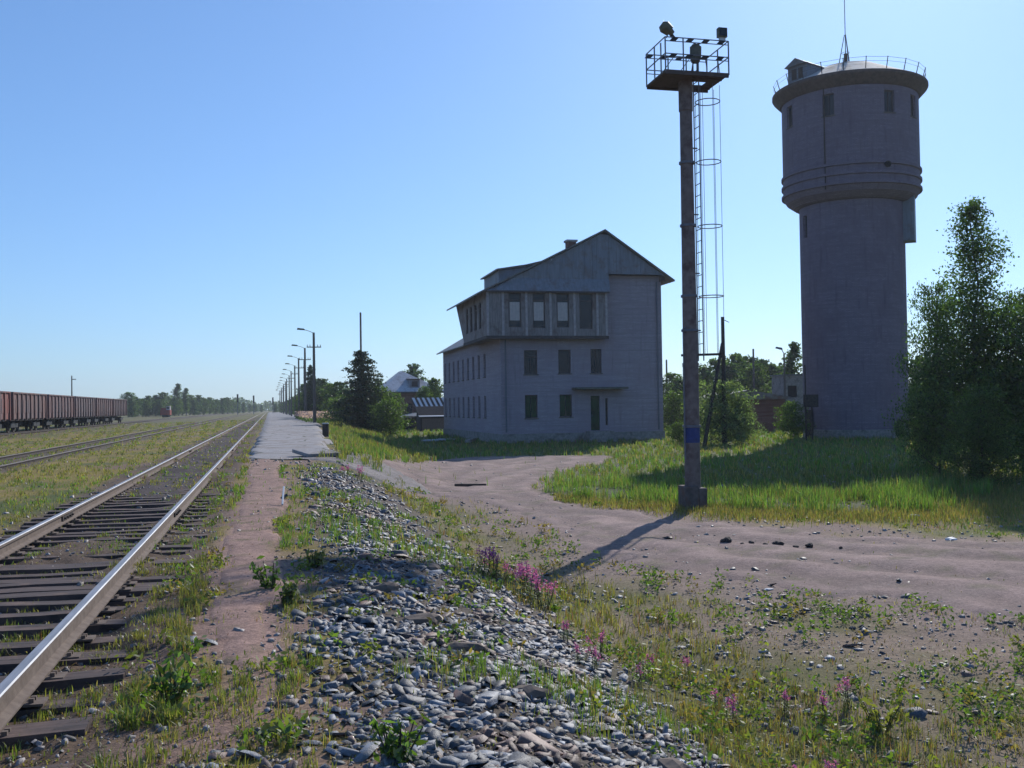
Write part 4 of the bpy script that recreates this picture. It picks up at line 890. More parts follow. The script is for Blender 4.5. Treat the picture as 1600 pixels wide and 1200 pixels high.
# small red rail vehicle far away
x, y = place(259, 285); t = thing('rail_car', (x, y, -.1), 'small dark red rail vehicle with a pale cab side, far beyond the wagons', 'rail car')
rc = mat('rail_car_paint', (.30, .045, .03), (.2, .03, .025), 3)
MB().box(x-1.35, x+1.2, y-2.2, y+3, .5, 1.9).box(x-1.2, x+.2, y-1.5, y+2.6, 1.9, 2.5).build('body', rc, t)
MB().box(x+.2, x+1.15, y-1.7, y+1.5, 1.9, 3.0).build('cab', M['pilaster'], t)
MB().box(x+.3, x+1.05, y-1.73, y-1.705, 2.2, 2.8).build('window', M['pane'], t)
for q in (-1.3, 1.8):
    wmb = MB(); wmb.tube((x-.9, y+q, .25), (x+.9, y+q, .25), .38, .38, 14); wmb.build('wheelset', M['black'], t)

# ------------------------------------------------------------------ pale-roofed house, shed, brick shed, hut
hx0, hy_ = place(598, 150); hx1, _ = place(690, 153); hm = (hx0+hx1)/2-.5
hs = thing('house', (hm, hy_+5, -1.1), 'house with a pale hipped roof and a small dark dormer behind the striped shed', 'house')
MB().box(hx0+.5, hx1-.3, hy_, hy_+11, -1.3, 3.9).build('wall', M['redbrick'], hs)
zt_ = ztop(632, 579, 155); hr_ = hy_+5.2
E0, E1, E2, E3 = (hx0-.5, hy_-.6, 3.85), (hx1+.7, hy_-.6, 3.85), (hx1+.7, hy_+14, 3.85), (hx0-.5, hy_+14, 3.85); A0, A1 = (hm-.5, hr_, zt_), (hm-.5, hy_+9, zt_)
MB().face([E0, E1, A0]).face([E1, E2, A1, A0]).face([E2, E3, A1]).face([E3, E0, A0, A1]).face([E3, E2, E1, E0]).build('roof', M['sheet'], hs)
MB().box(hx0-.55, hx1+.75, hy_-.68, hy_-.6, 3.7, 3.95).build('gutter', M['frame'], hs)
dx_ = hm+.1
MB().box(dx_, dx_+1.5, hy_+.6, hy_+4.2, 4.2, 5.75).build('dormer', M['cladding'], hs)
MB().hexa([(dx_-.25, hy_+.3, 5.755), (dx_+1.75, hy_+.3, 5.755), (dx_+1.75, hy_+4.4, 5.9), (dx_-.25, hy_+4.4, 5.9)], [(dx_-.25, hy_+.3, 5.86), (dx_+1.75, hy_+.3, 5.86), (dx_+1.75, hy_+4.4, 6.0), (dx_-.25, hy_+4.4, 6.0)]).build('dormer_roof', M['frame'], hs)
MB().box(dx_+.3, dx_+1.2, hy_+.57, hy_+.597, 4.7, 5.5).build('dormer_window', M['pane'], hs)
for q in (1.2, 3.4, 6.4): window(fm(hy_), hx0+q, hx0+q+.9, .6, 2.2, hs, M['pane'], -.05, .06, sill=False)
# striped-roof shed
x0, y0 = place(655, 117); x1, _ = place(700, 118)
sx0, sx1 = x0, x0+4.3; zf, zb_ = ztop(660, 651, 117), ztop(655, 622, 120)
shd = thing('shed', ((sx0+sx1)/2, y0+1.5, -1.1), 'small wooden shed with white battens striping its sloping roof', 'shed')
MB().box(sx0+.1, sx1-.1, y0+.25, y0+3.2, -1.3, zf-.05).face([(sx0+.1, y0+.25, zf-.05), (sx0+.1, y0+3.2, zf-.05), (sx0+.1, y0+3.2, zb_)]).build('wall', M['wooddark'], shd)
MB().box(sx0+.3, sx1-.1, y0+.2, y0+.247, -1.2, zf-.2).build('door', M['rust'], shd)
MB().hexa([(sx0-.55, y0+3.4, zb_-.1), (sx1-.3, y0+3.4, zb_-.1), (sx1, y0, zf-.1), (sx0, y0, zf-.1)], [(sx0-.55, y0+3.4, zb_), (sx1-.3, y0+3.4, zb_), (sx1, y0, zf), (sx0, y0, zf)]).build('roof', M['wooddark'], shd)
for k in range(8):
    u = .1+k*.58; MB().hexa([(sx0-.5+u, y0+3.35, zb_+.003), (sx0-.22+u, y0+3.35, zb_+.003), (sx0+.3+u, y0+.35, zf+.09), (sx0+.03+u, y0+.35, zf+.09)], [(sx0-.5+u, y0+3.35, zb_+.05), (sx0-.22+u, y0+3.35, zb_+.05), (sx0+.3+u, y0+.35, zf+.14), (sx0+.03+u, y0+.35, zf+.14)]).build('roof_batten', M['white'], shd)
MB().hexa([(sx0-.08, y0+.5, zf+.16), (sx1+.1, y0+.5, zf+.16), (sx1+.1, y0-.1, zf-.03), (sx0-.08, y0-.1, zf-.03)], [(sx0-.08, y0+.5, zf+.22), (sx1+.1, y0+.5, zf+.22), (sx1+.1, y0-.1, zf+.03), (sx0-.08, y0-.1, zf+.03)]).build('eave_board', M['white'], shd)
x0, y0 = place(629, 122); sh2 = thing('lean_to', (x0+1, y0+1, -1.1), 'dark lean-to with a sagging grey roof on the left side of the striped-roof shed', 'shed')
MB().box(x0+.1, x0+2.6, y0, y0+2.5, -1.3, .6).build('wall', M['wooddark'], sh2)
MB().hexa([(x0-.2, y0-.3, .35), (x0+1.2, y0-.3, .42), (x0+2.8, y0-.3, .9), (x0+2.8, y0+2.8, 1.0), (x0-.2, y0+2.8, .6)], [(x0-.2, y0-.3, .45), (x0+1.2, y0-.3, .52), (x0+2.8, y0-.3, 1.0), (x0+2.8, y0+2.8, 1.1), (x0-.2, y0+2.8, .7)]).build('roof', M['roof'], sh2)
# long red brick shed on the right
xa, ya_ = place(1140, 128); xb, yb_ = place(1226, 96); za, zb2 = ztop(1140, 597, 128), ztop(1226, 622, 96)
rs_ = thing('brick_shed', ((xa+xb)/2, (ya_+yb_)/2, -1.1), 'long low red brick shed with a grey roof edge, left of the water tower', 'shed')
dv = Vector((xb-xa, yb_-ya_, 0)).normalized(); nv = Vector((dv.y, -dv.x, 0)); nv = nv if nv.y > 0 else -nv; dpt = 7
def Q(s, t_, z): 
    p = Vector((xa, ya_, 0))+dv*s+nv*t_; return (p.x, p.y, z)
Ls = math.hypot(xb-xa, yb_-ya_); zw = 1.9
MB().hexa([Q(0, 0, -1.3), Q(Ls, 0, -1.3), Q(Ls, dpt, -1.3), Q(0, dpt, -1.3)], [Q(0, 0, zw), Q(Ls, 0, zw), Q(Ls, dpt, zw), Q(0, dpt, zw)]).build('wall', M['redbrick'], rs_)
MB().hexa([Q(-.4, -.5, zw+.003), Q(Ls+.4, -.5, zw+.003), Q(Ls+.4, dpt+.5, zw+.003), Q(-.4, dpt+.5, zw+.003)], [Q(-.4, -.5, zw+.2), Q(Ls+.4, -.5, zw+.2), Q(Ls+.4, dpt/2, zw+.9), Q(-.4, dpt/2, zw+.9)]).build('roof', M['roof'], rs_)
MB().hexa([Q(Ls*.35, -.04, -1.1), Q(Ls*.43, -.04, -1.1), Q(Ls*.43, -.003, -1.1), Q(Ls*.35, -.003, -1.1)], [Q(Ls*.35, -.04, 1.2), Q(Ls*.43, -.04, 1.2), Q(Ls*.43, -.003, 1.2), Q(Ls*.35, -.003, 1.2)]).build('door', M['wooddark'], rs_)
x0, y0 = place(1228, 104); H = ztop(1240, 587, 104); hut = thing('grey_hut', (x0+1, y0+1, -1.1), 'tall narrow grey hut with a dark opening, half hidden behind the water tower', 'hut')
mb = MB(); mb.wall(x0, x0+2.6, -1.3, H, [(x0+.2, x0+1.2, H-2.2, H-1.0)], fm(y0), .3); mb.box(x0, x0+2.6, y0+.3, y0+3, -1.3, H-.003); mb.build('wall', M['concrete'], hut)
MB().box(x0-.15, x0+2.75, y0-.15, y0+3.2, H, H+.15).build('roof', M['roof'], hut)
MB().box(x0+.2, x0+1.2, y0+.2, y0+.25, H-2.2, H-1.0).build('shutter', M['dark'], hut)

# ------------------------------------------------------------------ small things on the ground
def blob(name, x, y, s, m, label, cat, sq=(1, 1, .6), group=None, seed=0, zoff=0):
    r = np.random.default_rng(seed); import bmesh
    bm = bmesh.new(); bmesh.ops.create_icosphere(bm, subdivisions=2, radius=1)
    for v in bm.verts:
        k = 1+.22*math.sin(v.co.x*3+seed)+.15*math.cos(v.co.y*4+seed*2)+r.normal(0, .05); v.co = Vector((v.co.x*k*sq[0], v.co.y*k*sq[1], v.co.z*k*sq[2]))*s
    me = bpy.data.meshes.new(name); bm.to_mesh(me); bm.free(); me.materials.append(m)
    o = link(name, me, None, (x, y, float(hgt(x, y))+s*sq[2]*.4+zoff)); return tag(o, label, cat, group)
for i, (dx, dy, s) in enumerate(((8.55, 18.35, .11), (8.72, 18.0, .05), (8.98, 18.12, .06), (9.1, 17.78, .05), (9.32, 17.72, .10), (9.52, 17.4, .05), (9.8, 17.42, .07), (10.2, 17.0, .04))):
    blob('clod', dx, dy, s, M['wooddark'], ORDN[i]+' dark clod from the left in the short row of clods on the dirt road', 'clod', group='clods on the dirt road', seed=i, zoff=.02)
def slab(name, x, y, lx_, ly_, t_, rz, tilt, m, label, cat, dz_=.03):
    c = MB(); 
    o = c.box(-lx_/2, lx_/2, -ly_/2, ly_/2, -t_/2, t_/2).build(name, m, None, None, bevel=min(t_, lx_, ly_)*.15)
    o.location = (x, y, float(hgt(x, y))+dz_+t_/2); o.rotation_euler = (tilt, 0, rz); return tag(o, label, cat)
x, y = 6.7, 34.6; slab('wood_plank', x, y, 1.1, .12, .08, -.35, .0, M['wooddark'], 'dark short plank lying on the far bend of the dirt road', 'plank')
slab('white_stake', .22, 18.1, .03, .75, .03, -.05, .33, M['white'], 'thin white stake leaning beside the footpath near the stones', 'stake', .15)
x, y = 3.2, 60.8; t = thing('bollard', (x, y, 0), 'short dark post with a pale cap at the right edge of the platform', 'bollard')
MB().tube((x, y, -.3), (x, y, .75), .19, .19, 12).build('post', M['wooddark'], t); MB().tube((x, y, .75), (x, y, .82), .2, .17, 12).build('cap', M['toproof'], t)
slab('concrete_slab', 1.55, 35.4, 1.2, 1.3, .12, .4, .10, M['asphalt'], 'tilted broken slab at the near end of the platform', 'slab', .1)
slab('concrete_beam', 14.6, 75, 4.2, .35, .22, 1.25, 0, M['concrete'], 'long grey concrete beam lying at the left front corner of the brick building', 'beam', .12)
slab('pallet_board', 13.0, 80, 3.0, 1.4, .1, .9, 0, M['sheet'], 'flat pale board on the grass left of the brick building', 'board', .1)
for i, (px, py, s, lab) in enumerate(((1422, 807, .13, 'white scrap lying at the edge of the tall grass'), (1482, 848, .10, 'white scrap beside the dirt road at the right'), (1195, 921, .05, 'white scrap on the near side of the dirt road'))):
    x, y = place(px, {0: 24.2, 1: 20, 2: 15}[i]); blob('litter', x, y, s, M['white'], lab, 'litter', (1.5, .8, .35), seed=20+i)
for i, (x, y, s) in enumerate(((2.25, 5.6, .11), (1.6, 6.35, .10), (1.35, 7.35, .10), (1.15, 8.1, .11), (1.0, 9.4, .10), (2.1, 11.3, .12), (1.85, 12.0, .1))):
    blob('brown_rock', x, y, s, M['rust'], ORDN[i]+' nearest rusty brown rock lump among the grey slate pieces', 'rock', (1.3, .9, .55), group='brown rocks in the rubble', seed=40+i)

# slate rubble: thousands of flat broken pieces
def ico():
    g = (1+5**.5)/2; V = np.array([(-1, g, 0), (1, g, 0), (-1, -g, 0), (1, -g, 0), (0, -1, g), (0, 1, g), (0, -1, -g), (0, 1, -g), (g, 0, -1), (g, 0, 1), (-g, 0, -1), (-g, 0, 1)])/1.9
    Fa = np.array([(0, 11, 5), (0, 5, 1), (0, 1, 7), (0, 7, 10), (0, 10, 11), (1, 5, 9), (5, 11, 4), (11, 10, 2), (10, 7, 6), (7, 1, 8), (3, 9, 4), (3, 4, 2), (3, 2, 6), (3, 6, 8), (3, 8, 9), (4, 9, 5), (2, 4, 11), (6, 2, 10), (8, 6, 7), (9, 8, 1)]); return V, Fa
def rotm(n, r, tilt):
    a = r.uniform(0, 2*np.pi, n); b = r.normal(0, tilt, n); c = r.normal(0, tilt, n)
    def m(ax, t):
        z, o = np.zeros(n), np.ones(n); s, co = np.sin(t), np.cos(t)
        rows = {'x': [[o, z, z], [z, co, -s], [z, s, co]], 'y': [[co, z, s], [z, o, z], [-s, z, co]], 'z': [[co, -s, z], [s, co, z], [z, z, o]]}[ax]
        return np.stack([np.stack(q, -1) for q in rows], -2)
    return m('x', b)@m('y', c)@m('z', a)
def stones(name, x, y, s, cols, seed, th=(.12, .36), tilt=.32, lift=.16):
    r = np.random.default_rng(seed); n = len(x); k = 6
    an = np.arange(k)*2*np.pi/k+r.normal(0, .28, (n, k)); ra = r.uniform(.65, 1.25, (n, k)); el = r.uniform(1.0, 1.6, n)[:, None]; nr = r.uniform(.55, 1.0, n)[:, None]
    X, Y = np.cos(an)*ra*el, np.sin(an)*ra*nr; t = r.uniform(*th, n)[:, None]; sh = r.uniform(.6, .98, (n, 1))
    top = np.stack([X*sh+r.normal(0, .1, (n, 1)), Y*sh+r.normal(0, .1, (n, 1)), t*(1+r.normal(0, .18, (n, k)))], -1); bot = np.stack([X, Y, -t*.7+0*X], -1)
    V = np.concatenate([top, bot], 1); V = np.einsum('nij,nkj->nki', rotm(n, r, tilt), V)*s[:, None, None]
    V += np.stack([x, y, hgt(x, y)+s*lift], -1)[:, None, :]
    F0 = [(0, 1, 2), (0, 2, 3), (0, 3, 4), (0, 4, 5)]+[(6+i, 6+(i+1) % 6, (i+1) % 6) for i in range(6)]+[(6+i, (i+1) % 6, i) for i in range(6)]
    Fa = (np.array(F0)[None]+12*np.arange(n)[:, None, None]).reshape(-1, 3)
    return link(name, npmesh(name, V.reshape(-1, 3), Fa, M['stone'], np.repeat(cols, 12, 0)))
def rubble():
    r = np.random.default_rng(9); N = 95000
    d = np.exp(r.uniform(math.log(3.2), math.log(36), N)); a = YAW+np.radians(r.uniform(-26, 33, N))
    x, y = d*np.sin(a), d*np.cos(a); t = (x-edge(y)+.25+.3*ss((9.5-y)/2)*ss((y-4.6)/.8))/(3.0+.6*(fbm(x*.8, y*.8, 22)-.5)); n = fbm(x*1.1, y*1.1, 71)
    dens = ss(t*5)*ss((1.05-t)*3)*ss((33-y)/4)*(.35+.65*ss((n-.36)*6)); dens = np.maximum(dens, .10*(t > -.2)*(t < 3)*(y < 30)*(n > .5))
    dens = dens*(1-.75*ss((y-11)/10)*ss((t-.55)*4))
    keep = (r.random(N) < dens) & ~inpoly(x, y, PATH); x, y, d = x[keep], y[keep], d[keep]; n = len(x)
    s = (.012+.036*r.random(n)**2.6)*(1+.35*(d/12).clip(0, 2)); big = r.random(n) < .05; s[big] *= 1.6
    c = np.array([.125, .135, .155])[None]*(.4+1.5*r.random((n, 1))**1.6); br_ = (r.random(n) < .10) | (fbm(x*1.6, y*1.6, 73) > .64); c[br_] = np.array([.13, .08, .065])*r.uniform(.6, 1.4, (br_.sum(), 1))
    tag(stones('slate_rubble', x, y, s, c, 3), 'bank of broken grey slate pieces beside the footpath', 'rubble', kind='stuff')
    N = 60000; d = np.exp(r.uniform(math.log(3.5), math.log(60), N)); a = YAW+np.radians(r.uniform(-36, 36, N)); x, y = d*np.sin(a), d*np.cos(a)
    onroad = inpoly(x, y, ROAD); trk = (x < -.85) & (x > -3.7)
    dens = np.where(onroad, .17, np.where(trk, .3, np.where(x > edge(y)+2, .5*(fbm(x, y, 77) > .45), .22))); dens = np.where(x < -3.9, .02, dens); dens = np.where((y > 31.5) & (y < 38) & (x > -.7) & (x < 3.5), .85, dens)
    keep = r.random(N) < dens; x, y, d = x[keep], y[keep], d[keep]; n = len(x)
    s = (.005+.017*r.random(n)**4)*(1+.6*(d/12).clip(0, 3)); c = np.array([.24, .215, .205])[None]*r.uniform(.4, 1.5, (n, 1))
    tag(stones('pebbles', x, y, s, c, 4, (.35, .7), .3), 'scattered pebbles and stone chips on the ground', 'pebbles', kind='stuff')
rubble()

# ------------------------------------------------------------------ grass
def blades(P, h, wd, lean, C, r, seg2=True):
    n = len(P); az = r.uniform(0, 2*np.pi, n); d = np.stack([np.cos(az), np.sin(az), np.zeros(n)], -1); s = np.stack([-np.sin(az), np.cos(az), np.zeros(n)], -1)
    w2 = (wd/2)[:, None]; H = h[:, None]; L = (lean*h)[:, None]; up = np.array([0, 0, 1.])
    a, b = P-s*w2, P+s*w2; m = P+up*H*.55+d*L*.3; c1, c2 = m-s*w2*.75, m+s*w2*.75; t = P+up*H*(1-.25*np.abs(lean)[:, None])+d*L
    V = np.stack([a, b, c2, c1, t], 1).reshape(-1, 3); i = 5*np.arange(n)[:, None]
    Fa = np.concatenate([i+np.array([[0, 1, 2]]), i+np.array([[0, 2, 3]]), i+np.array([[3, 2, 4]])], 0)
    return V, Fa, np.repeat(C, 5, 0)
def grass():
    r = np.random.default_rng(31); N = 900000
    d = np.exp(r.uniform(math.log(2.6), math.log(170), N)); a = YAW+np.radians(r.uniform(-37, 37, N))
    # cluster the candidates in tufts
    x, y = d*np.sin(a), d*np.cos(a); q = .16*(1+d/14); gx, gy_ = np.floor(x/q), np.floor(y/q)
    tx, ty = (gx+hsh(gx, gy_, 5))*q, (gy_+hsh(gx, gy_, 6))*q; k = .5*(r.random(N) < .7); x, y = x*(1-k)+tx*k, y*(1-k)+ty*k
    n1 = fbm(x*.45, y*.45, 81); n2 = fbm(x*1.7, y*1.7, 82); n3 = fbm(x*.12, y*.12, 83)
    road = inpoly(x, y, ROAD); path = inpoly(x, y, PATH); plat = (y > 34.6) & (x > -.75) & (x < edge(y)-.1)
    t = (x-edge(y)+.25)/3.0; rub = (t > 0) & (t < 1.0) & (y < 33); track = (x > -3.7) & (x < -.8)
    dens = .30*ss((n1-.36)*6)*(.45+.55*ss((n2-.4)*6)); h = np.full(N, .055)
    left = x < -3.75; dens = np.where(left, .5*(.35+.65*ss((n2-.42)*6)), dens); h = np.where(left, .035+.03*n3, h)
    nearl = (x > -.95) & (x < edge(y)+.1) & (y < 34) & ~path; dens = np.where(nearl, .8*ss((n1-.40)*7)*(.3+.7*ss((n2-.35)*5)), dens); dens = np.where(nearl & (y < 8), dens*1.5+.12, dens); h = np.where(nearl, .035+.05*n1, h)
    bedge = ((x > -1.15) & (x < -.55)); dens = np.where(bedge, .6*ss((n2-.42)*7), dens); h = np.where(bedge, .085, h)
    dens = np.where(track, .42*ss((n2-.47)*9)*np.where(x > -1.45, 1.4, 1), dens); h = np.where(track, .05, h)
    dens = np.where(rub, .28*ss((n1-.50)*9), dens); h = np.where(rub, .10, h)
    sl = (t >= .85) & ~road & (x < 9.5) & (y < 34); dens = np.where(sl, .33*ss((n1-.36)*6), dens); h = np.where(sl, .05+.11*n2, h)
    rf = (x > 5) & (y < 17) & ~road; dens = np.where(rf, .5*ss((n1-.47)*6), dens); h = np.where(rf, .04+.05*n2, h)
    emb = (y > 34) & (x > edge(y)-.1) & (x < edge(y)+7); dens = np.where(emb & ~road, .75, dens); h = np.where(emb, .16+.12*n1, h)
    mead = (x > 9.5) & (y > 25); dens = np.where(mead & ~road, .5, dens); h = np.where(mead, .12+.12*n1, h)
    dens = np.where(road, .012*ss((n2-.55)*8), dens); dens = np.where(path, .05*ss((n2-.52)*8), dens); dens = np.where(plat, .004+.22*ss((n2-.56)*12)*ss((46-y)/9), dens)
    bld = (x > 16.2) & (x < 29.4) & (y > 72.8) & (y < 98.6); dens = np.where(bld | (np.hypot(x-TC[0], y-TC[1]) < 4), 0, dens)
    tallz = inpoly(x, y, TALLS); dens = np.where(tallz, .0, dens)
    dens = np.where((x < -16.5) & (y > 40), dens*.5, dens)
    rdst = roaddist(x, y); dens = np.where((rdst < 2.2) & ~road & (y < 30) & ~rub, dens*(.12+.88*ss((rdst-.2-1.2*n2)/1.2)), dens)
    keep = r.random(N) < dens; x, y, d, h, n1, n2, n3 = [v[keep] for v in (x, y, d, h, n1, n2, n3)]; n = len(x)
    h = h*r.uniform(.5, 1.5, n)*(1+.006*d); wd = np.maximum(.005, .0006*d)*r.uniform(.8, 1.5, n)
    g = np.array([.09, .145, .034]); o = np.array([.145, .128, .05]); dr = np.array([.22, .165, .085])
    left = (x < -3.75); lush = ss((fbm(x*.22, y*.16, 88)-.60)*14)*left; m = np.clip(lush*1.4+(n1-.45)*4+r.normal(0, .35, n)+np.where(left, -.05, .25)+np.where((x > 9) & (y > 36), .3, 0), 0, 1)[:, None]
    C = o*(1-m)+g*m; slz = (x > edge(y)+2.3) & (x < 14) & (y < 34); C = np.where(slz[:, None], C*.45+np.array([.15, .115, .055])*.5, C); rd = (r.random(n) < np.where(slz, .16, .03))[:, None]; C = np.where(rd, np.array([.17, .075, .06]), C); dm_ = (r.random(n) < np.where(left | slz, .32, .18))[:, None]; C = np.where(dm_, dr, C)*r.uniform(.55, 1.35, (n, 1))
    V, Fa, C = blades(np.stack([x, y, hgt(x, y)], -1), h, wd, r.normal(0, .55, n), C, r)
    tag(link('grass', npmesh('grass', V, Fa, M['blade'], C)), 'low patchy grass and weeds covering the yard and the bank', 'grass', kind='stuff')
    # tall bright grass patch round the mast foot
    N = 90000; P = np.array(TALL); x = r.uniform(P[:, 0].min(), P[:, 0].max(), N); y = r.uniform(P[:, 1].min(), P[:, 1].max(), N)
    nn = fbm(x*.9, y*.9, 91); pr = np.where(y < 30, .8, .45)*ss((nn-.36)*5)*(.45+.55*ss((fbm(x*2.2, y*2.2, 92)-.4)*6))
    keep = inpoly(x, y, TALLS) & (r.random(N) < pr) & ~((np.abs(x-mx) < .4) & (np.abs(y-my) < .4)); x, y, nn = x[keep], y[keep], nn[keep]; n = len(x)
    bed_ = np.ones(n); Pp = np.array(TALLS); 
    h = (.08+.55*nn)*r.uniform(.35, 1.35, n); C = np.array([.105, .165, .042])*r.uniform(.5, 1.4, (n, 1)); q_ = r.random(n) < .25; C[q_] = np.array([.20, .17, .08])*r.uniform(.6, 1.2, (q_.sum(), 1))
    V, Fa, C = blades(np.stack([x, y, hgt(x, y)], -1), h, r.uniform(.010, .024, n), r.normal(0, .5, n), C, r)
    tag(link('tall_grass', npmesh('tall_grass', V, Fa, M['blade'], C)), 'band of tall bright green grass between the dirt road and the water tower', 'grass', kind='stuff')
    # brownish sedge fringe on the road side of the tall grass
    Pp = np.array(TALLS); idx = r.integers(0, len(Pp), 34000); q = Pp[idx]+np.array([-.45, -.9])+r.normal(0, .8, (34000, 2)); q = q[(q[:, 1] < 30) & ~inpoly(q[:, 0], q[:, 1], ROAD)]; n = len(q)
    C = np.where(r.random((n, 1)) < .4, np.array([[.13, .14, .045]]), np.array([[.20, .14, .07]]))*r.uniform(.55, 1.3, (n, 1)); V, Fa, C = blades(np.column_stack([q, hgt(q[:, 0], q[:, 1])]), r.uniform(.05, .22, n), r.uniform(.01, .02, n), r.normal(0, .5, n), C, r)
    tag(link('dry_grass', npmesh('dry_grass', V, Fa, M['blade'], C)), 'dry brownish grass fringe along the dirt road', 'grass', kind='stuff')
grass()

def bits():
    r = np.random.default_rng(77); N = 70000; d = np.exp(r.uniform(math.log(2.6), math.log(22), N)); a = YAW+np.radians(r.uniform(-33, 36, N)); x, y = d*np.sin(a), d*np.cos(a)
    n = fbm(x*.9, y*.9, 97); t = (x-edge(y))/3; dens = .75*ss((n-.38)*5); dens = np.where(inpoly(x, y, ROAD), .05, np.where(inpoly(x, y, PATH), .12, np.where((t > .1) & (t < .9), .12, dens)))
    k = r.random(N) < dens; x, y, d, n = x[k], y[k], d[k], n[k]; m = len(x); g = r.random((m, 1))
    C = np.where(g < .35, np.array([[.10, .115, .035]]), np.where(g < .75, np.array([[.24, .18, .10]]), np.array([[.13, .075, .05]])))*r.uniform(.6, 1.3, (m, 1))
    V, Fa, C = blades(np.stack([x, y, hgt(x, y)], -1), r.uniform(.01, .035, m)*(1+d/25), r.uniform(.004, .008, m)*(1+d/18), r.normal(0, 1.6, m), C, r)
    tag(link('ground_litter', npmesh('ground_litter', V, Fa, M['blade'], C)), 'short dead grass bits and moss on the bare earth', 'ground litter', kind='stuff')
bits()
# leafy weeds: broadleaf clumps among the grass, nobody could count them
def weeds():
    r = np.random.default_rng(51); spots = []
    for _ in range(5200):
        d = math.exp(r.uniform(math.log(3), math.log(34))); a = YAW+math.radians(r.uniform(-30, 36)); x, y = d*math.sin(a), d*math.cos(a)
        t = (x-float(edge(y))+.25)/3.0; n = float(fbm(x*.7, y*.7, 95))
        p = 0
        if x > -.95 and t < 0: p = .5*(n > .5)
        elif 0 <= t < .9: p = .22*(n > .5)
        elif t >= .9 and x < 9: p = .55*(n > .40)
        elif t >= .9: p = .22*(n > .5)
        if r.random() < p and not inpoly(np.array([x]), np.array([y]), ROAD)[0] and not inpoly(np.array([x]), np.array([y]), PATH)[0]: spots.append((x, y, d, t))
    Vs, Fs, Cs, o = [], [], [], 0
    for x, y, d, t in spots:
        n = int(r.integers(16, 40)); hh = r.uniform(.05, .13)*(1.9 if t > .85 and x < 8 else 1); sp = r.uniform(.03, .11)
        P = np.column_stack([x+r.normal(0, sp, n), y+r.normal(0, sp, n), float(hgt(x, y))+r.uniform(.005, hh, n)])
        g = r.choice(3, p=[.55, .3, .15]); base = [(.075, .115, .028), (.12, .13, .035), (.16, .11, .05)][g]
        V, Fa, C = leaves(P, r.uniform(.025, .055, n)*(1+d/30), leafcols(n, base, .25, .2, r), .3, .45, r)
        Vs.append(V); Fs.append(Fa+o); Cs.append(C); o += len(V)
    tag(link('weeds', npmesh('weeds', np.concatenate(Vs), np.concatenate(Fs), M['leaf'], np.concatenate(Cs))), 'leafy weeds growing among grass and stones', 'weeds', kind='stuff')
weeds()

# fireweed plants with magenta flower spikes
def make_fireweed(seed, H):
    r = np.random.default_rng(seed); t = thing('fireweed', (0, 0, 0), '', '')
    mb = MB(); Lv, Lc, Fv = [], [], []
    for s_ in range(4):
        a = r.uniform(0, 6.28); b = Vector((math.cos(a)*.05, math.sin(a)*.05, 0)); hh = H*r.uniform(.7, 1.05); tip = b+Vector((r.normal(0, .05), r.normal(0, .05), hh)); md = b.lerp(tip, .5)+Vector((r.normal(0, .015), r.normal(0, .015), 0))
        mb.tube(b, md, .005, .004, 5); mb.tube(md, tip, .004, .002, 5)
        for k in range(26):
            q = .08+.65*k/26; c = b.lerp(tip, q); an = k*2.4; L = .075*(1-.4*q); dd = np.array([math.cos(an), math.sin(an), .35]); e = np.array(c)+dd*L; sd_ = np.array([-math.sin(an), math.cos(an), 0])*.008
            Lv.append([np.array(c), np.array(c)+dd*L*.5+sd_, e, np.array(c)+dd*L*.5-sd_])
        for k in range(34):
            q = .70+.30*k/34; c = b.lerp(tip, q); Fv.append(np.array(c)+r.normal(0, .016*(1.25-q)*3, 3)*np.array([1, 1, .5]))
    mb.build('stem', M['bark'], t)
    Lv = np.array(Lv).reshape(-1, 3); n = len(Lv)//4
    link('leaves', npmesh('leaves', Lv, np.arange(4*n).reshape(n, 4), M['blade'], np.repeat(leafcols(n, (.10, .14, .045), .2, .3, r), 4, 0)), t)
    Fv = np.array(Fv); V, Fa, C = leaves(Fv, .025, np.array([[.42, .10, .48]])*r.uniform(.6, 1.3, (len(Fv), 1)), 0, .8, r)
    link('flowers', npmesh('flowers', V, Fa, M['magenta'], C), t)
    return t
FW = [make_fireweed(i+70, .5) for i in range(3)]; usedf = set()
fws = [((3.0, 14.2), 'big fireweed clump at the top of the stone bank')]*0
clusters = [((3.25, 13.9), 6, .5, 'far fireweed plant of the big magenta cluster behind the stone bank'), ((3.35, 12.6), 4, .5, 'near fireweed plant of the big magenta cluster behind the stone bank'), ((2.05, 27.0), 3, .5, 'fireweed plant in the small far group near the platform end'),
            ((3.3, 9.6), 4, .45, 'fireweed plant right of the stone bank, in the near magenta group'), ((2.55, 8.7), 2, .25, 'fireweed plant standing on the lower edge of the stone bank'), ((3.9, 8.6), 3, .5, 'pinkish fireweed plant among the low weeds right of the stone bank'), ((3.4, 6.3), 3, .4, 'small fireweed plant close to the bottom right of the picture'), ((4.9, 8.3), 3, .45, 'small scattered fireweed plant in the right foreground weeds'), ((3.1, 5.6), 1, .1, 'lone fireweed plant at the bottom picture edge')]
k = 0
for (cx, cy), n, sp, lab in clusters:
    spots_ = sorted([(cx+random.gauss(0, sp*.6), cy+random.gauss(0, sp)) for _ in range(n)], key=lambda p: p[0]/p[1])
    for j in range(n):
        i = k % 3; o = FW[i] if i not in usedf else copy_tree(FW[i]); usedf.add(i)
        x, y = spots_[j]; o.location = (x, y, float(hgt(x, y))-.01); o.rotation_euler.z = random.uniform(0, 6); s = random.uniform(.7, 1.05)*(1.0 if y > 10 else .62); o.scale = (s*1.25, s*1.25, s)
        tag(o, lab if n == 1 else ORDN[j]+' from the left, '+lab, 'fireweed', 'fireweed plants on the bank'); k += 1
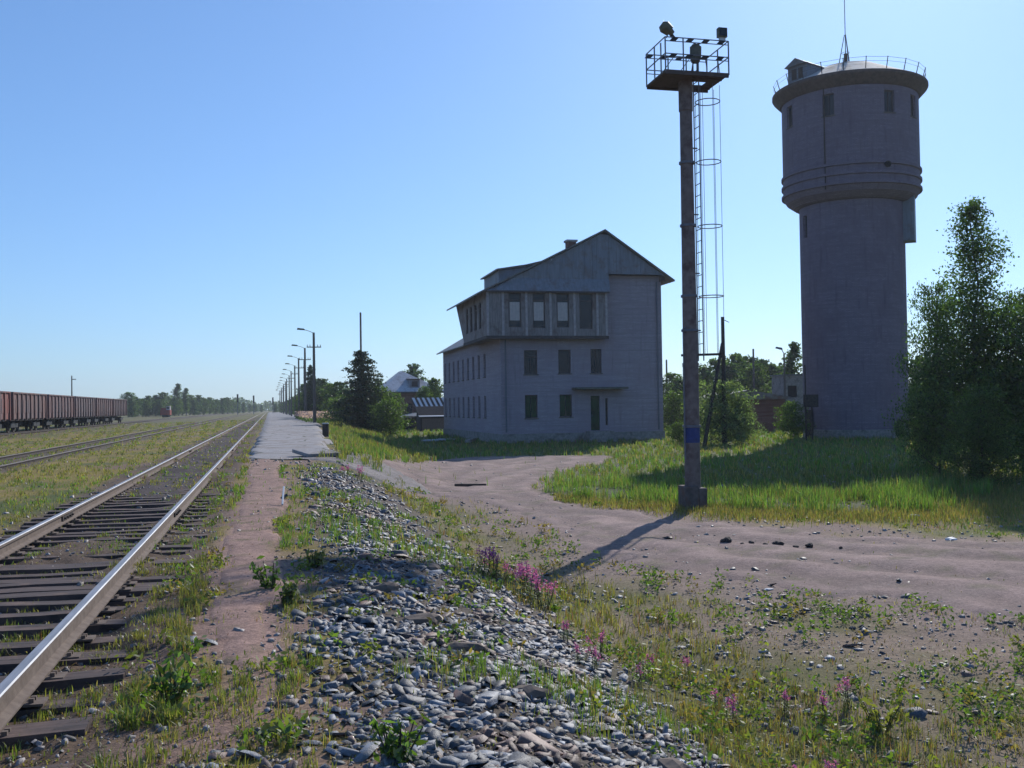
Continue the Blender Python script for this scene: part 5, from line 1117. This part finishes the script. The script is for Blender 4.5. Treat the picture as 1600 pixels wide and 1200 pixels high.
# lilac mass of fireweed by the nearest lamp
def lilac():
    r = np.random.default_rng(8); n = 5000; x = r.uniform(3.9, 7.2, n); y = r.uniform(112, 165, n); u = r.random(n)
    P = np.column_stack([x, y, .05+u*1.25]); C = np.where((u > .45)[:, None], np.array([[.34, .20, .36]]), np.array([[.07, .10, .04]]))*r.uniform(.6, 1.3, (n, 1))
    V, Fa, C = leaves(P, .28, C, 0, .6, r); tag(link('fireweed_bank', npmesh('fireweed_bank', V, Fa, M['magenta'], C)), 'lilac mass of fireweed under the nearest platform lamp post', 'fireweed', kind='stuff')
lilac()
# larger leafy plants one can point to
def plant(x, y, H, label, base, seed):
    r = np.random.default_rng(seed); t = thing('weed_plant', (x, y, float(hgt(x, y))-.01), label, 'plant'); z = float(hgt(x, y)); mb = MB(); P = []
    for s_ in range(9):
        a = r.uniform(0, 6.28); b = (x+math.cos(a)*.03, y+math.sin(a)*.03, z); tp_ = (x+math.cos(a)*H*r.uniform(.2, .7), y+math.sin(a)*H*r.uniform(.2, .7), z+H*r.uniform(.6, 1)); mb.tube(b, tp_, .006, .003, 5)
        for q in np.linspace(.15, 1, 16): P.append([b[i]+(tp_[i]-b[i])*q+r.normal(0, .022) for i in range(3)])
    mb.build('stem', M['bark'], t); P = np.array(P); V, Fa, C = leaves(P, r.uniform(.04, .09, len(P)), leafcols(len(P), base, .25, .25, r), .2, .42, r)
    V -= ORG[t.name]; link('leaves', npmesh('leaves', V, Fa, M['leaf'], C), t)
plant(.0, 9.6, .26, 'tallest leafy green weed between the footpath and the stones', (.07, .115, .03), 1)
plant(.12, 8.9, .2, 'dark bushy weed at the left edge of the stones, in front of the tallest one', (.06, .08, .03), 2)
plant(.45, 10.9, .18, 'yellowish weed behind the tallest leafy weed by the footpath', (.14, .13, .04), 3)
plant(-.55, 6.1, .22, 'leafy weed clump between the footpath and the rail, near the bottom', (.075, .12, .03), 4)
plant(.55, 4.75, .2, 'leafy weed at the bottom edge of the picture where the stones begin', (.08, .125, .035), 5)
plant(4.9, 7.6, .28, 'brown-green grassy tuft standing alone in the right foreground', (.13, .13, .05), 6)

for o in list(bpy.data.objects):
    if '_h' in o: del o['_h']

# ------------------------------------------------------------------ haze: one closed box of even, thin air
hz = MB().box(-1500, 1900, -300, 2200, -4, 60).build('haze', bpy.data.materials.new('haze'))
hm_ = hz.data.materials[0]; hm_.use_nodes = True; hn = hm_.node_tree; hn.nodes.remove(hn.nodes['Principled BSDF'])
pv = hn.nodes.new('ShaderNodeVolumePrincipled'); pv.inputs['Color'].default_value = (.80, .88, 1.0, 1); pv.inputs['Density'].default_value = .00025; pv.inputs['Anisotropy'].default_value = .4
hn.links.new(pv.outputs[0], hn.nodes['Material Output'].inputs['Volume'])
tag(hz, kind='stuff')
